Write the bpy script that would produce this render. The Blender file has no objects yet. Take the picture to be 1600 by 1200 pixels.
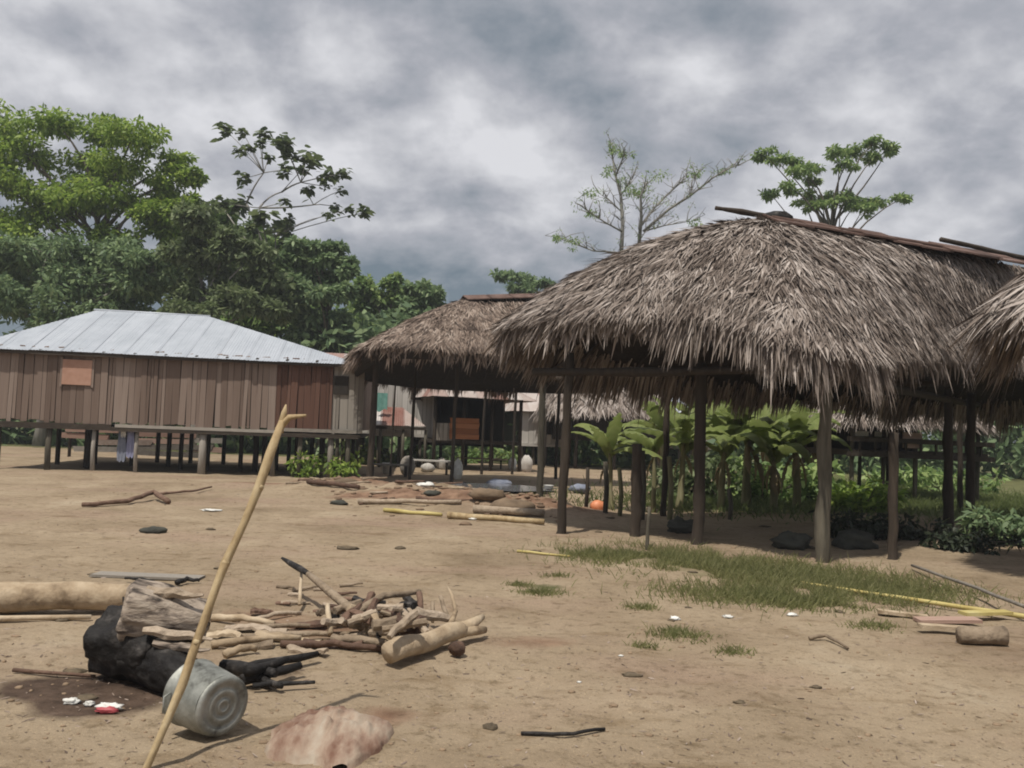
import bpy, math, random
import numpy as np
from mathutils import Vector, Matrix, Euler, noise as mnoise
R = math.radians
sc = bpy.context.scene
COL = sc.collection
rng = np.random.default_rng(7)
random.seed(7)

# ------------------------------------------------------------------ camera
EYE = Vector((0, 0, 1.6)); FPX = 1300.0
ROT = Matrix.Rotation(R(90) + math.atan(72 / FPX), 3, 'X') @ Matrix.Rotation(R(2.0), 3, 'Z')
cam_d = bpy.data.cameras.new('camera'); cam = bpy.data.objects.new('camera', cam_d); COL.objects.link(cam)
cam.location = EYE; cam.rotation_euler = ROT.to_euler()
cam_d.sensor_width = 36; cam_d.lens = 36 * FPX / 1600; cam_d.clip_start = .05; cam_d.clip_end = 2000
sc.camera = cam

# ------------------------------------------------------------------ sky, sun, exposure
SUN = Vector((-.20, -.36, .91)).normalized()
world = bpy.data.worlds.new('World'); sc.world = world; world.use_nodes = True
def build_world():
    nt = world.node_tree; N = nt.nodes; L = nt.links; N.clear()
    out = N.new('ShaderNodeOutputWorld'); bg = N.new('ShaderNodeBackground'); bg.inputs['Strength'].default_value = .093
    sky = N.new('ShaderNodeTexSky'); sky.sky_type = 'NISHITA'; sky.sun_disc = False
    sky.sun_elevation = math.asin(SUN.z); sky.sun_rotation = math.atan2(SUN.x, SUN.y)
    tc = N.new('ShaderNodeTexCoord'); sep = N.new('ShaderNodeSeparateXYZ'); L.new(tc.outputs['Generated'], sep.inputs[0])
    def M(op, a, b=None, c=None):
        m = N.new('ShaderNodeMath'); m.operation = op
        for i, v in enumerate((a, b, c)):
            if v is None: continue
            if isinstance(v, (int, float)): m.inputs[i].default_value = v
            else: L.new(v, m.inputs[i])
        return m.outputs[0]
    zc = M('MAXIMUM', sep.outputs[2], 0.0); den = M('ADD', zc, .42)
    cb = N.new('ShaderNodeCombineXYZ'); L.new(M('DIVIDE', sep.outputs[0], den), cb.inputs[0]); L.new(M('DIVIDE', sep.outputs[1], den), cb.inputs[1])
    def noise(scale, det, rough, dist, off):
        mp = N.new('ShaderNodeMapping'); mp.inputs['Location'].default_value = off; L.new(cb.outputs[0], mp.inputs[0])
        n = N.new('ShaderNodeTexNoise'); n.inputs['Scale'].default_value = scale; n.inputs['Detail'].default_value = det
        n.inputs['Roughness'].default_value = rough; n.inputs['Distortion'].default_value = dist; L.new(mp.outputs[0], n.inputs['Vector'])
        return n.outputs['Fac']
    big = noise(1.7, 3, .5, .2, (0.7, 9.4, 0)); mid = noise(5.2, 8, .56, .1, (.4, 5.2, 0))
    f = M('SUBTRACT', M('ADD', M('MULTIPLY', big, .66), M('MULTIPLY', mid, .74)), .155)
    # the storm bank low in the sky: cloud bases grow darker towards the horizon
    low = N.new('ShaderNodeMapRange'); L.new(sep.outputs[2], low.inputs[0])
    low.inputs[1].default_value = .08; low.inputs[2].default_value = .27; low.inputs[3].default_value = -.23; low.inputs[4].default_value = .055
    low.interpolation_type = 'SMOOTHSTEP'
    f = M('ADD', f, low.outputs[0])
    ramp = N.new('ShaderNodeValToRGB'); L.new(f, ramp.inputs[0]); e = ramp.color_ramp.elements
    stops = [(.36, (.165, .215, .26)), (.46, (.315, .345, .39)), (.55, (.465, .475, .52)), (.62, (.62, .625, .66)), (.71, (.82, .82, .85))]
    while len(e) < len(stops): e.new(.5)
    for s, (p, c) in zip(e, stops): s.position = p; s.color = (*c, 1)
    sc10 = N.new('ShaderNodeMix'); sc10.data_type = 'RGBA'; sc10.blend_type = 'MULTIPLY'; sc10.inputs[0].default_value = 1
    L.new(ramp.outputs[0], sc10.inputs[6]); sc10.inputs[7].default_value = (10, 10, 10, 1)
    mix = N.new('ShaderNodeMix'); mix.data_type = 'RGBA'; mix.inputs[0].default_value = .94
    L.new(sky.outputs[0], mix.inputs[6]); L.new(sc10.outputs[2], mix.inputs[7])
    L.new(mix.outputs[2], bg.inputs[0]); L.new(bg.outputs[0], out.inputs[0])
build_world()
sun_d = bpy.data.lights.new('sun', 'SUN'); sun_d.energy = 4.0; sun_d.angle = R(.8); sun_d.color = (1, .94, .84)
sun = bpy.data.objects.new('sun', sun_d); COL.objects.link(sun); sun.rotation_euler = SUN.to_track_quat('Z', 'Y').to_euler()
sc.view_settings.view_transform = 'Standard'; sc.view_settings.look = 'None'; sc.view_settings.exposure = 0; sc.view_settings.gamma = 1
sc.view_settings.use_curve_mapping = False
sc.render.engine = 'CYCLES'; sc.cycles.use_denoising = True; sc.cycles.max_bounces = 6; sc.cycles.transparent_max_bounces = 4
sc.cycles.filter_width = 1.9

# ------------------------------------------------------------------ helpers
def ray(px, py): return ROT @ Vector(((px - 800) / FPX, (600 - py) / FPX, -1))
def G(px, py, z=0.0):
    d = ray(px, py); return EYE + d * ((z - EYE.z) / d.z)
def AT(px, py, Y):
    d = ray(px, py); return EYE + d * (Y / d.y)

def vnoise(x, y, seed=0):
    x = np.asarray(x, float); y = np.asarray(y, float)
    xi = np.floor(x).astype(np.int64); yi = np.floor(y).astype(np.int64); fx = x - xi; fy = y - yi
    fx = fx * fx * (3 - 2 * fx); fy = fy * fy * (3 - 2 * fy)
    def h(a, b):
        n = (a * 374761393 + b * 668265263 + seed * 1442695041) & 0x7fffffff
        n = ((n ^ (n >> 13)) * 1274126177) & 0x7fffffff
        return ((n ^ (n >> 16)) & 0xffff) / 65535.0
    return (h(xi, yi) * (1 - fx) + h(xi + 1, yi) * fx) * (1 - fy) + (h(xi, yi + 1) * (1 - fx) + h(xi + 1, yi + 1) * fx) * fy
def fbm(x, y, seed=0, o=4):
    s = 0; a = .5; t = 0
    for k in range(o):
        s = s + a * vnoise(x * 2 ** k, y * 2 ** k, seed + k); t += a; a *= .5
    return s / t

WL = {}
def wl(o): return WL.get(o.name, Vector((0, 0, 0)))
def tag(o, label=None, cat=None, group=None, kind=None):
    if label: o['label'] = label
    if cat: o['category'] = cat
    if group: o['group'] = group
    if kind: o['kind'] = kind
    return o
def thing(name, label, cat, loc, group=None):
    o = bpy.data.objects.new(name, None); COL.objects.link(o); o.location = loc; o.empty_display_size = .2
    WL[o.name] = Vector(loc); return tag(o, label, cat, group)
def link(name, me, m, parent, origin):
    o = bpy.data.objects.new(name, me); COL.objects.link(o)
    if m is not None and not me.materials: me.materials.append(m)
    origin = Vector(origin)
    if parent is not None: o.parent = parent; o.location = origin - wl(parent)
    else: o.location = origin
    WL[o.name] = origin
    return o
class MB:
    def __init__(s): s.v = []; s.f = []; s.r = []
    def add(s, vs, fs, r=.5):
        b = len(s.v); s.v += [Vector(v) for v in vs]; s.f += [[i + b for i in f] for f in fs]; s.r += [r] * len(vs)
    def box(s, c, size, rz=0, M=None):
        x, y, z = [d / 2 for d in size]; m = M or Matrix.Rotation(rz, 3, 'Z'); c = Vector(c)
        vs = [c + m @ Vector((i * x, j * y, k * z)) for k in (-1, 1) for j in (-1, 1) for i in (-1, 1)]
        s.add(vs, [(0, 2, 3, 1), (4, 5, 7, 6), (0, 1, 5, 4), (2, 6, 7, 3), (0, 4, 6, 2), (1, 3, 7, 5)])
    def tube(s, pts, rad, n=8, jit=0, seed=0):
        pts = [Vector(p) for p in pts]; rr = random.Random(seed + len(s.v))
        if isinstance(rad, (int, float)): rad = [rad] * len(pts)
        vs = []; ref = None
        for i, p in enumerate(pts):
            t = (pts[min(i + 1, len(pts) - 1)] - pts[max(i - 1, 0)]).normalized()
            if ref is None: ref = Vector((0, 0, 1)) if abs(t.z) < .9 else Vector((1, 0, 0))
            a = t.cross(ref).normalized(); b = a.cross(t); ref = b
            for k in range(n):
                th = 2 * math.pi * k / n; q = rad[i] * (1 + jit * rr.uniform(-1, 1))
                vs.append(p + (a * math.cos(th) + b * math.sin(th)) * q)
        fs = []
        for i in range(len(pts) - 1):
            for k in range(n):
                k2 = (k + 1) % n; fs.append((i * n + k, i * n + k2, (i + 1) * n + k2, (i + 1) * n + k))
        fs.append(tuple(range(n - 1, -1, -1))); fs.append(tuple(range((len(pts) - 1) * n, len(pts) * n)))
        s.add(vs, fs)
    def blob(s, c, rad, n=14, amp=.2, freq=2.0, seed=0, M=None):
        vs = []; c = Vector(c); rows = n // 2 + 1
        for i in range(rows + 1):
            ph = math.pi * i / rows
            for k in range(n):
                th = 2 * math.pi * k / n
                d = Vector((math.sin(ph) * math.cos(th), math.sin(ph) * math.sin(th), math.cos(ph)))
                q = 1 + amp * (mnoise.noise(d * freq + Vector((seed, seed * .7, 0))) + .5 * mnoise.noise(d * freq * 2.7 + Vector((0, seed, 3))))
                v = Vector((d.x * rad[0], d.y * rad[1], d.z * rad[2])) * q
                vs.append(c + (M @ v if M else v))
        fs = [(i * n + k, (i + 1) * n + k, (i + 1) * n + (k + 1) % n, i * n + (k + 1) % n) for i in range(rows) for k in range(n)]
        s.add(vs, fs)
    def lathe(s, prof, n=32, M=Matrix.Identity(4)):
        vs = [M @ Vector((r * math.cos(2 * math.pi * k / n), r * math.sin(2 * math.pi * k / n), z)) for r, z in prof for k in range(n)]
        fs = [(i * n + k, i * n + (k + 1) % n, (i + 1) * n + (k + 1) % n, (i + 1) * n + k) for i in range(len(prof) - 1) for k in range(n)]
        s.add(vs, fs)
    def obj(s, name, m, parent=None, origin=None, smooth=True):
        if origin is None:
            if parent is not None: origin = wl(parent)
            else:
                xs = [v.x for v in s.v]; ys = [v.y for v in s.v]; zs = [v.z for v in s.v]
                origin = Vector(((min(xs) + max(xs)) / 2, (min(ys) + max(ys)) / 2, min(zs)))
        origin = Vector(origin); me = bpy.data.meshes.new(name)
        me.from_pydata([v - origin for v in s.v], [], s.f)
        if smooth:
            me.polygons.foreach_set('use_smooth', [True] * len(me.polygons))
        me.update(); return link(name, me, m, parent, origin)
def np_obj(name, V, F, m, parent=None, origin=(0, 0, 0), rnd=None, smooth=False, attrs=None):
    V = np.asarray(V, np.float32) - np.asarray(origin, np.float32); F = np.asarray(F, np.int32); k = F.shape[1]
    me = bpy.data.meshes.new(name); me.vertices.add(len(V)); me.vertices.foreach_set('co', V.ravel())
    me.loops.add(F.size); me.loops.foreach_set('vertex_index', F.ravel())
    me.polygons.add(len(F)); me.polygons.foreach_set('loop_start', np.arange(0, F.size, k, dtype=np.int32))
    if smooth: me.polygons.foreach_set('use_smooth', np.ones(len(F), bool))
    me.update(calc_edges=True)
    for nm, a in ([('rnd', rnd)] if rnd is not None else []) + list((attrs or {}).items()):
        at = me.attributes.new(nm, 'FLOAT', 'POINT'); at.data.foreach_set('value', np.asarray(a, np.float32))
    return link(name, me, m, parent, origin)
def nrm(a): return a / np.maximum(np.linalg.norm(a, axis=-1, keepdims=True), 1e-9)
def ribbons(P, D, Nn, L, W, prof=(.5, 1, .15), droop=0.0, rnd=None):
    """flat tapering blades: P roots, D directions, Nn facing normals"""
    n = len(P); D = nrm(D); S = nrm(np.cross(D, Nn)); k = len(prof); L = np.broadcast_to(L, (n,)); W = np.broadcast_to(W, (n,)); droop = np.broadcast_to(droop, (n,))
    rows = []
    for i, w in enumerate(prof):
        s = i / (k - 1); c = P + D * (L * s)[:, None]; c = c + np.array([0, 0, -1.0]) * (droop * L * s * s)[:, None]
        rows.append(c - S * (W * w / 2)[:, None]); rows.append(c + S * (W * w / 2)[:, None])
    V = np.stack(rows, 1).reshape(-1, 3); base = (np.arange(n) * 2 * k)[:, None]
    F = np.concatenate([base + np.array([[2 * i, 2 * i + 1, 2 * i + 3, 2 * i + 2]]) for i in range(k - 1)], 0)
    rn = np.repeat(rng.random(n) if rnd is None else rnd, 2 * k)
    return V, F, rn
class Acc:
    def __init__(s): s.V = []; s.F = []; s.R = []; s.n = 0
    def add(s, V, F, r): s.V.append(V); s.F.append(F + s.n); s.R.append(r); s.n += len(V)
    def obj(s, name, m, parent=None, origin=None, smooth=False):
        if origin is None: origin = wl(parent) if parent is not None else (0, 0, 0)
        return np_obj(name, np.concatenate(s.V), np.concatenate(s.F), m, parent, origin, np.concatenate(s.R), smooth)

# ------------------------------------------------------------------ materials
def mat(name, stops, scale=6, stretch=(1, 1, 1), rough=.85, bump=.25, bscale=None, orand=0.0, attr=None, aw=.6, detail=6, metal=0, transl=0, spec=.3, dirt=None):
    m = bpy.data.materials.new(name); m.use_nodes = True; nt = m.node_tree; N = nt.nodes; L = nt.links
    bs = N['Principled BSDF']; bs.inputs['Roughness'].default_value = rough; bs.inputs['Metallic'].default_value = metal
    bs.inputs['Specular IOR Level'].default_value = spec
    tc = N.new('ShaderNodeTexCoord'); mp = N.new('ShaderNodeMapping'); mp.inputs['Scale'].default_value = stretch
    L.new(tc.outputs['Object'], mp.inputs[0])
    oi = N.new('ShaderNodeObjectInfo')
    mm = N.new('ShaderNodeMath'); mm.operation = 'MULTIPLY'; mm.inputs[1].default_value = 37.0; L.new(oi.outputs['Random'], mm.inputs[0])
    ad = N.new('ShaderNodeVectorMath'); ad.operation = 'ADD'; L.new(mp.outputs[0], ad.inputs[0]); L.new(mm.outputs[0], ad.inputs[1])
    nz = N.new('ShaderNodeTexNoise'); nz.inputs['Scale'].default_value = scale; nz.inputs['Detail'].default_value = detail; nz.inputs['Roughness'].default_value = .62
    L.new(ad.outputs[0], nz.inputs['Vector']); fac = nz.outputs['Fac']
    def mixf(a, b, w):
        x = N.new('ShaderNodeMix'); x.data_type = 'FLOAT'; x.inputs[0].default_value = w; L.new(a, x.inputs[2]); L.new(b, x.inputs[3]); return x.outputs[0]
    if attr:
        at = N.new('ShaderNodeAttribute'); at.attribute_name = attr; fac = mixf(fac, at.outputs['Fac'], aw)
    if orand: fac = mixf(fac, oi.outputs['Random'], orand)
    rp = N.new('ShaderNodeValToRGB'); L.new(fac, rp.inputs[0]); e = rp.color_ramp.elements
    while len(e) < len(stops): e.new(.5)
    for s, (p, c) in zip(e, stops): s.position = p; s.color = (*c, 1)
    col = rp.outputs[0]
    L.new(col, bs.inputs['Base Color'])
    if bump:
        bn = N.new('ShaderNodeTexNoise'); bn.inputs['Scale'].default_value = bscale or scale * 3; bn.inputs['Detail'].default_value = 8; L.new(ad.outputs[0], bn.inputs['Vector'])
        bp = N.new('ShaderNodeBump'); bp.inputs['Strength'].default_value = bump; bp.inputs['Distance'].default_value = .02
        L.new(bn.outputs['Fac'], bp.inputs['Height']); L.new(bp.outputs[0], bs.inputs['Normal'])
    if transl:
        out = N['Material Output']; tr = N.new('ShaderNodeBsdfTranslucent'); L.new(col, tr.inputs[0]); mx = N.new('ShaderNodeMixShader'); mx.inputs[0].default_value = transl
        L.new(bs.outputs[0], mx.inputs[1]); L.new(tr.outputs[0], mx.inputs[2]); L.new(mx.outputs[0], out.inputs[0])
    return m
def c3(a, k=1.0): return tuple(x * k for x in a)
M_thatch = mat('thatch', [(.2, (.07, .053, .044)), (.40, (.182, .147, .125)), (.58, (.28, .235, .206)), (.82, (.44, .387, .352))], 2.2, attr='rnd', aw=.6, bump=0, rough=.9, transl=.03)
M_thatch2 = mat('thatch_brown', [(.18, (.06, .042, .034)), (.43, (.18, .133, .105)), (.66, (.29, .225, .182)), (.88, (.45, .375, .32))], 1.6, attr='rnd', aw=.55, bump=0, rough=.9, transl=.03)
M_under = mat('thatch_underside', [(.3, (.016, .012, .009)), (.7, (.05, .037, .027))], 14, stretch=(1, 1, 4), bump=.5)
M_post = mat('weathered_post', [(.3, (.045, .04, .03)), (.5, (.085, .075, .056)), (.75, (.16, .14, .105))], 5, stretch=(3, 3, .4), orand=.25, bump=.5)
M_postdark = mat('dark_post', [(.3, (.025, .019, .014)), (.6, (.05, .038, .028)), (.8, (.09, .07, .052))], 5, stretch=(3, 3, .4), orand=.2, bump=.5)
M_plank = mat('brown_plank', [(.2, (.12, .082, .063)), (.45, (.185, .135, .108)), (.62, (.235, .178, .146)), (.9, (.35, .29, .25))], 3.5, stretch=(5, 5, .5), orand=.42, bump=.3)
M_plankred = mat('red_plank', [(.25, (.075, .036, .024)), (.5, (.125, .064, .045)), (.8, (.175, .10, .074))], 3.5, stretch=(5, 5, .5), orand=.35, bump=.3)
M_plankgrey = mat('grey_plank', [(.25, (.14, .12, .10)), (.5, (.25, .225, .195)), (.8, (.37, .34, .30))], 3.5, stretch=(5, 5, .5), orand=.45, bump=.3)
M_plankwhite = mat('pale_weathered_plank', [(.25, (.36, .34, .31)), (.5, (.50, .475, .44)), (.8, (.62, .59, .55))], 3.5, stretch=(5, 5, .5), orand=.4, bump=.3)
M_plankpink = mat('pink_plank', [(.25, (.22, .13, .10)), (.5, (.36, .24, .19)), (.8, (.48, .35, .29))], 3.5, stretch=(.6, 5, 5), orand=.5, bump=.2)
M_orange = mat('orange_board', [(.3, (.22, .085, .035)), (.6, (.34, .14, .06)), (.85, (.44, .22, .12))], 3, stretch=(.7, 4, 4), orand=.3, bump=.2)
M_zinc = mat('galvanised_sheet', [(.25, (.33, .36, .40)), (.5, (.40, .43, .475)), (.8, (.46, .49, .535))], 1.4, orand=.15, rough=.55, bump=.05, metal=.15, spec=.4)
M_rust = mat('rusty_sheet', [(.2, (.20, .09, .07)), (.4, (.34, .24, .21)), (.58, (.42, .36, .33)), (.85, (.55, .52, .50))], 1.1, orand=.55, rough=.7, bump=.1)
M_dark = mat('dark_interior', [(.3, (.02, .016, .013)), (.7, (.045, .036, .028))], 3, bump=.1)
M_shutter = mat('faded_pink_shutter', [(.3, (.36, .20, .14)), (.7, (.46, .28, .21))], 3, bump=.1)
M_bark = mat('bark', [(.3, (.07, .06, .045)), (.6, (.14, .12, .095)), (.8, (.24, .215, .18))], 3, stretch=(2, 2, .5), bump=.4)
M_barkpale = mat('pale_bark', [(.3, (.17, .16, .14)), (.6, (.28, .265, .24)), (.8, (.38, .36, .33))], 3, stretch=(2, 2, .5), bump=.3)
def leafmat(name, a, b, c, tr=.35): return mat(name, [(.15, a), (.5, b), (.88, c)], .35, attr='rnd', aw=.55, bump=0, rough=.55, transl=tr, spec=.35)
M_leafbright = leafmat('leaf_bright', (0.096, 0.165, 0.028), (0.232, 0.347, 0.058), (0.464, 0.560, 0.136), .45)
M_leafmid = leafmat('leaf_mid', (0.088, 0.161, 0.053), (0.217, 0.322, 0.103), (0.438, 0.527, 0.204), .42)
M_leafgrey = leafmat('leaf_grey', (0.069, 0.100, 0.044), (0.156, 0.206, 0.088), (0.325, 0.375, 0.213), .42)
M_leafdark = leafmat('leaf_dark', (0.078, 0.133, 0.067), (0.178, 0.259, 0.125), (0.353, 0.453, 0.217), .4)
M_leafcec = leafmat('leaf_broad', (0.043, 0.065, 0.031), (0.108, 0.144, 0.065), (0.230, 0.274, 0.115), .4)
M_leafshade = leafmat('leaf_shade_stand_in', (.008, .014, .008), (.02, .03, .014), (.045, .06, .03), .15)  # near-black leaf colour, stands in for the deep shade at right
M_banana = leafmat('banana_leaf', (.08, .115, .03), (.17, .22, .06), (.31, .35, .13), .42)
M_tallgrass = leafmat('tall_grass', (.06, .085, .025), (.12, .155, .05), (.22, .25, .10), .3)
M_bananadead = leafmat('banana_dead_leaf', (.10, .07, .035), (.20, .15, .075), (.32, .25, .14), .3)
M_bananastem = mat('banana_stem', [(.3, (.12, .11, .05)), (.6, (.25, .23, .13)), (.85, (.38, .35, .24))], 3, stretch=(3, 3, .5), bump=.2)
M_grass = leafmat('grass', (.11, .125, .045), (.22, .23, .09), (.37, .35, .18), .4)
M_pale = mat('pale_dry_wood', [(.30, (.15, .105, .065)), (.44, (.33, .25, .165)), (.58, (.44, .35, .245)), (.8, (.56, .47, .35))], 5, stretch=(1, 1, 1), orand=.15, bump=.7, bscale=18, detail=9)
M_wood = mat('grey_brown_wood', [(.25, (.12, .088, .06)), (.45, (.26, .20, .14)), (.7, (.42, .34, .26))], 9, orand=.35, bump=.9, bscale=24, detail=9)
M_redwood = mat('reddish_wood', [(.25, (.06, .036, .026)), (.5, (.13, .078, .054)), (.8, (.25, .165, .12))], 9, orand=.35, bump=.9, bscale=24, detail=9)
M_char = mat('charred_wood', [(.38, (.007, .006, .006)), (.54, (.016, .014, .013)), (.62, (.045, .04, .037)), (.74, (.13, .12, .11))], 7, bump=.8, rough=.7, bscale=22)
M_ash = mat('scorched_wood', [(.36, (.03, .025, .022)), (.45, (.15, .12, .098)), (.54, (.34, .28, .225)), (.75, (.43, .37, .305))], 3.2, stretch=(.6, 5, 5), bump=.7, bscale=9)
M_bamboo = mat('bamboo', [(.3, (.20, .135, .07)), (.45, (.36, .265, .145)), (.62, (.44, .345, .205)), (.8, (.52, .43, .29))], 9, stretch=(1, 1, .4), bump=.5, rough=.7)
M_yellow = mat('yellow_bamboo', [(.3, (.36, .28, .09)), (.6, (.50, .42, .17)), (.8, (.60, .54, .30))], 4, bump=.2, rough=.5)
M_alu = mat('dull_aluminium', [(.33, (.045, .042, .036)), (.43, (.20, .205, .185)), (.55, (.29, .295, .27)), (.75, (.39, .395, .37))], 6, rough=.55, bump=.2, bscale=30, metal=.45)
M_white = mat('dirty_white_plastic', [(.3, (.55, .54, .50)), (.7, (.78, .77, .73))], 8, bump=.2, rough=.5)
M_redplastic = mat('red_plastic', [(.3, (.34, .05, .06)), (.7, (.48, .12, .13))], 8, bump=.1, rough=.45)
M_orangeplastic = mat('orange_plastic', [(.3, (.55, .16, .06)), (.7, (.72, .30, .16))], 8, bump=.1, rough=.5)
M_blue = mat('blue_cloth', [(.3, (.20, .21, .34)), (.7, (.34, .35, .50))], 6, bump=.2, rough=.9)
M_greycloth = mat('grey_cloth', [(.3, (.14, .16, .22)), (.7, (.26, .28, .34))], 6, bump=.2, rough=.9)
M_teal = mat('teal_cloth', [(.3, (.10, .26, .22)), (.7, (.20, .38, .33))], 6, bump=.2, rough=.9)
M_sack = mat('dusty_pink_sack', [(.34, (.15, .08, .055)), (.46, (.25, .17, .125)), (.56, (.32, .245, .185)), (.7, (.38, .325, .26))], 4.5, stretch=(1.6, .7, 1), bump=.4, rough=.9, bscale=18)
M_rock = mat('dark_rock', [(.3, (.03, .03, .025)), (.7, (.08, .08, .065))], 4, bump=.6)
M_clod = mat('dirt_clod', [(.3, (.12, .085, .055)), (.7, (.28, .20, .13))], 4, bump=.5, orand=.4)
M_darkclod = mat('dark_clod', [(.3, (.06, .046, .03)), (.7, (.15, .115, .075))], 12, bump=.6)
M_rubble = mat('rubble', [(.3, (.10, .063, .042)), (.5, (.19, .13, .085)), (.7, (.28, .205, .14))], 1.1, bump=.5)
M_ridge = mat('ridge_bark', [(.3, (.05, .03, .024)), (.55, (.11, .066, .052)), (.8, (.20, .135, .115))], 4, orand=.3, bump=.5)

def ground_material():
    m = bpy.data.materials.new('packed_dirt'); m.use_nodes = True; nt = m.node_tree; N = nt.nodes; L = nt.links
    bs = N['Principled BSDF']; bs.inputs['Roughness'].default_value = .95; bs.inputs['Specular IOR Level'].default_value = .15
    tc = N.new('ShaderNodeTexCoord')
    def nz(scale, det=6, st=(1, 1, 1), rough=.6, dist=0):
        mp = N.new('ShaderNodeMapping'); mp.inputs['Scale'].default_value = st; L.new(tc.outputs['Object'], mp.inputs[0])
        n = N.new('ShaderNodeTexNoise'); n.inputs['Scale'].default_value = scale; n.inputs['Detail'].default_value = det; n.inputs['Roughness'].default_value = rough
        n.inputs['Distortion'].default_value = dist; L.new(mp.outputs[0], n.inputs['Vector']); return n.outputs['Fac']
    def ramp(f, st):
        r = N.new('ShaderNodeValToRGB'); L.new(f, r.inputs[0]); e = r.color_ramp.elements
        while len(e) < len(st): e.new(.5)
        for s, (p, c) in zip(e, st): s.position = p; s.color = (*c, 1) if len(c) == 3 else c
        return r.outputs[0]
    def mix(f, a, b, mode='MIX'):
        x = N.new('ShaderNodeMix'); x.data_type = 'RGBA'; x.blend_type = mode
        if isinstance(f, float): x.inputs[0].default_value = f
        else: L.new(f, x.inputs[0])
        for i, v in ((6, a), (7, b)):
            if isinstance(v, tuple): x.inputs[i].default_value = (*v, 1)
            else: L.new(v, x.inputs[i])
        return x.outputs[2]
    def att(n):
        a = N.new('ShaderNodeAttribute'); a.attribute_name = n; return a.outputs['Fac']
    base = ramp(nz(.55, 8, (1, 1, 1), .62, .4), [(.30, (.20, .150, .098)), (.45, (.275, .212, .143)), (.60, (.33, .26, .18)), (.75, (.38, .315, .23))])
    pink = mix(ramp(nz(.35, 4, (.8, 1.4, 1)), [(.48, (0, 0, 0)), (.66, (.75, .75, .75))]), base, (.285, .205, .15))
    fine = ramp(nz(9, 8, (1, 1, 1), .7), [(.32, (.62, .60, .56)), (.48, (1, 1, 1)), (.7, (1.0, 1.0, 1.0)), (.8, (1.14, 1.13, 1.1))])
    c = mix(1.0, pink, fine, 'MULTIPLY')
    mid_ = ramp(nz(2.4, 6, (.7, 1.5, 1), .65, .6), [(.33, (.70, .66, .60)), (.46, (1, 1, 1)), (.62, (1, 1, 1)), (.72, (1.1, 1.1, 1.08))])
    c = mix(.85, c, mid_, 'MULTIPLY')
    grit = ramp(nz(38, 3, (1, 1, 1), .6), [(.30, (.55, .52, .48)), (.40, (1, 1, 1))])
    c = mix(.85, c, grit, 'MULTIPLY')
    peb = ramp(nz(75, 2, (1, 1, 1), .5), [(.60, (1, 1, 1)), (.68, (1.35, 1.33, 1.28))])
    c = mix(.8, c, peb, 'MULTIPLY')
    brk = nz(2.2, 6, (1, 1, 1), .7)
    def masked(a, lo=.35, hi=.6):
        m_ = N.new('ShaderNodeMath'); m_.operation = 'MULTIPLY_ADD'; L.new(brk, m_.inputs[0]); m_.inputs[1].default_value = .6; m_.inputs[2].default_value = -.3
        s = N.new('ShaderNodeMath'); s.operation = 'ADD'; L.new(att(a), s.inputs[0]); L.new(m_.outputs[0], s.inputs[1])
        r = N.new('ShaderNodeMapRange'); L.new(s.outputs[0], r.inputs[0]); r.inputs[1].default_value = lo; r.inputs[2].default_value = hi; return r.outputs[0]
    c = mix(masked('red'), c, ramp(nz(3, 6), [(.35, (.13, .075, .048)), (.6, (.26, .165, .11))]))
    c = mix(masked('green'), c, ramp(nz(2, 6), [(.35, (.07, .075, .03)), (.65, (.15, .15, .065))]))
    c = mix(masked('ash'), c, ramp(nz(6, 8), [(.35, (.045, .03, .022)), (.6, (.11, .075, .055)), (.75, (.18, .13, .10))]))
    L.new(c, bs.inputs['Base Color'])
    bp = N.new('ShaderNodeBump'); bp.inputs['Strength'].default_value = .8; bp.inputs['Distance'].default_value = .035; hm = N.new('ShaderNodeMath'); hm.operation = 'ADD'; L.new(nz(6, 10, (1, 1, 1), .72), hm.inputs[0]); hq = N.new('ShaderNodeMath'); hq.operation = 'MULTIPLY'; hq.inputs[1].default_value = .35; L.new(nz(34, 6, (1, 1, 1), .7), hq.inputs[0]); L.new(hq.outputs[0], hm.inputs[1]); L.new(hm.outputs[0], bp.inputs['Height'])
    L.new(bp.outputs[0], bs.inputs['Normal']); return m

# ------------------------------------------------------------------ ground
BANK = [(G(520, 768), .9, .20), (G(600, 775), 1.2, .16), (G(690, 785), 1.2, .18), (G(770, 795), 1.0, .20), (G(840, 802), .9, .16), (G(640, 765), 1.4, .12), (G(430, 765), 1.3, .06), (G(330, 760), 1.3, .05)]
def height(x, y):
    x = np.asarray(x, float); y = np.asarray(y, float)
    near = np.clip((60 - np.abs(y)) / 30, 0, 1)
    h = near * ((fbm(x * .35, y * .35, 3, 3) - .5) * .09 + (fbm(x * 1.7, y * 1.7, 9, 4) - .5) * .045 + (fbm(x * 5, y * 5, 19, 3) - .5) * .03)
    for p, s, a in BANK: h = h + a * np.exp(-((x - p.x) ** 2 * .5 + (y - p.y) ** 2) / (s * s)) * (.5 + fbm(x * 2.3, y * 2.3, 31, 3))
    return h
def H(p): return float(height(p.x, p.y))
def GH(px, py, dz=0.0):
    p = G(px, py); p.z = H(p) + dz; return p
def blobmask(x, y, pts):
    m = np.zeros_like(x)
    for (px, py, sx, sy, a) in pts:
        p = G(px, py); m = np.maximum(m, a * np.exp(-(((x - p.x) / sx) ** 2 + ((y - p.y) / sy) ** 2)))
    return m
def axis(lo, hi, a, b, step, g=1.22):
    mid = list(np.arange(a, b, step)); up = []; s = step; x = b
    while x < hi: up.append(x); s *= g; x += s
    dn = []; s = step; x = a
    while x > lo: s *= g; x -= s; dn.append(x)
    return np.array(dn[::-1] + mid + up + [hi])
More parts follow.
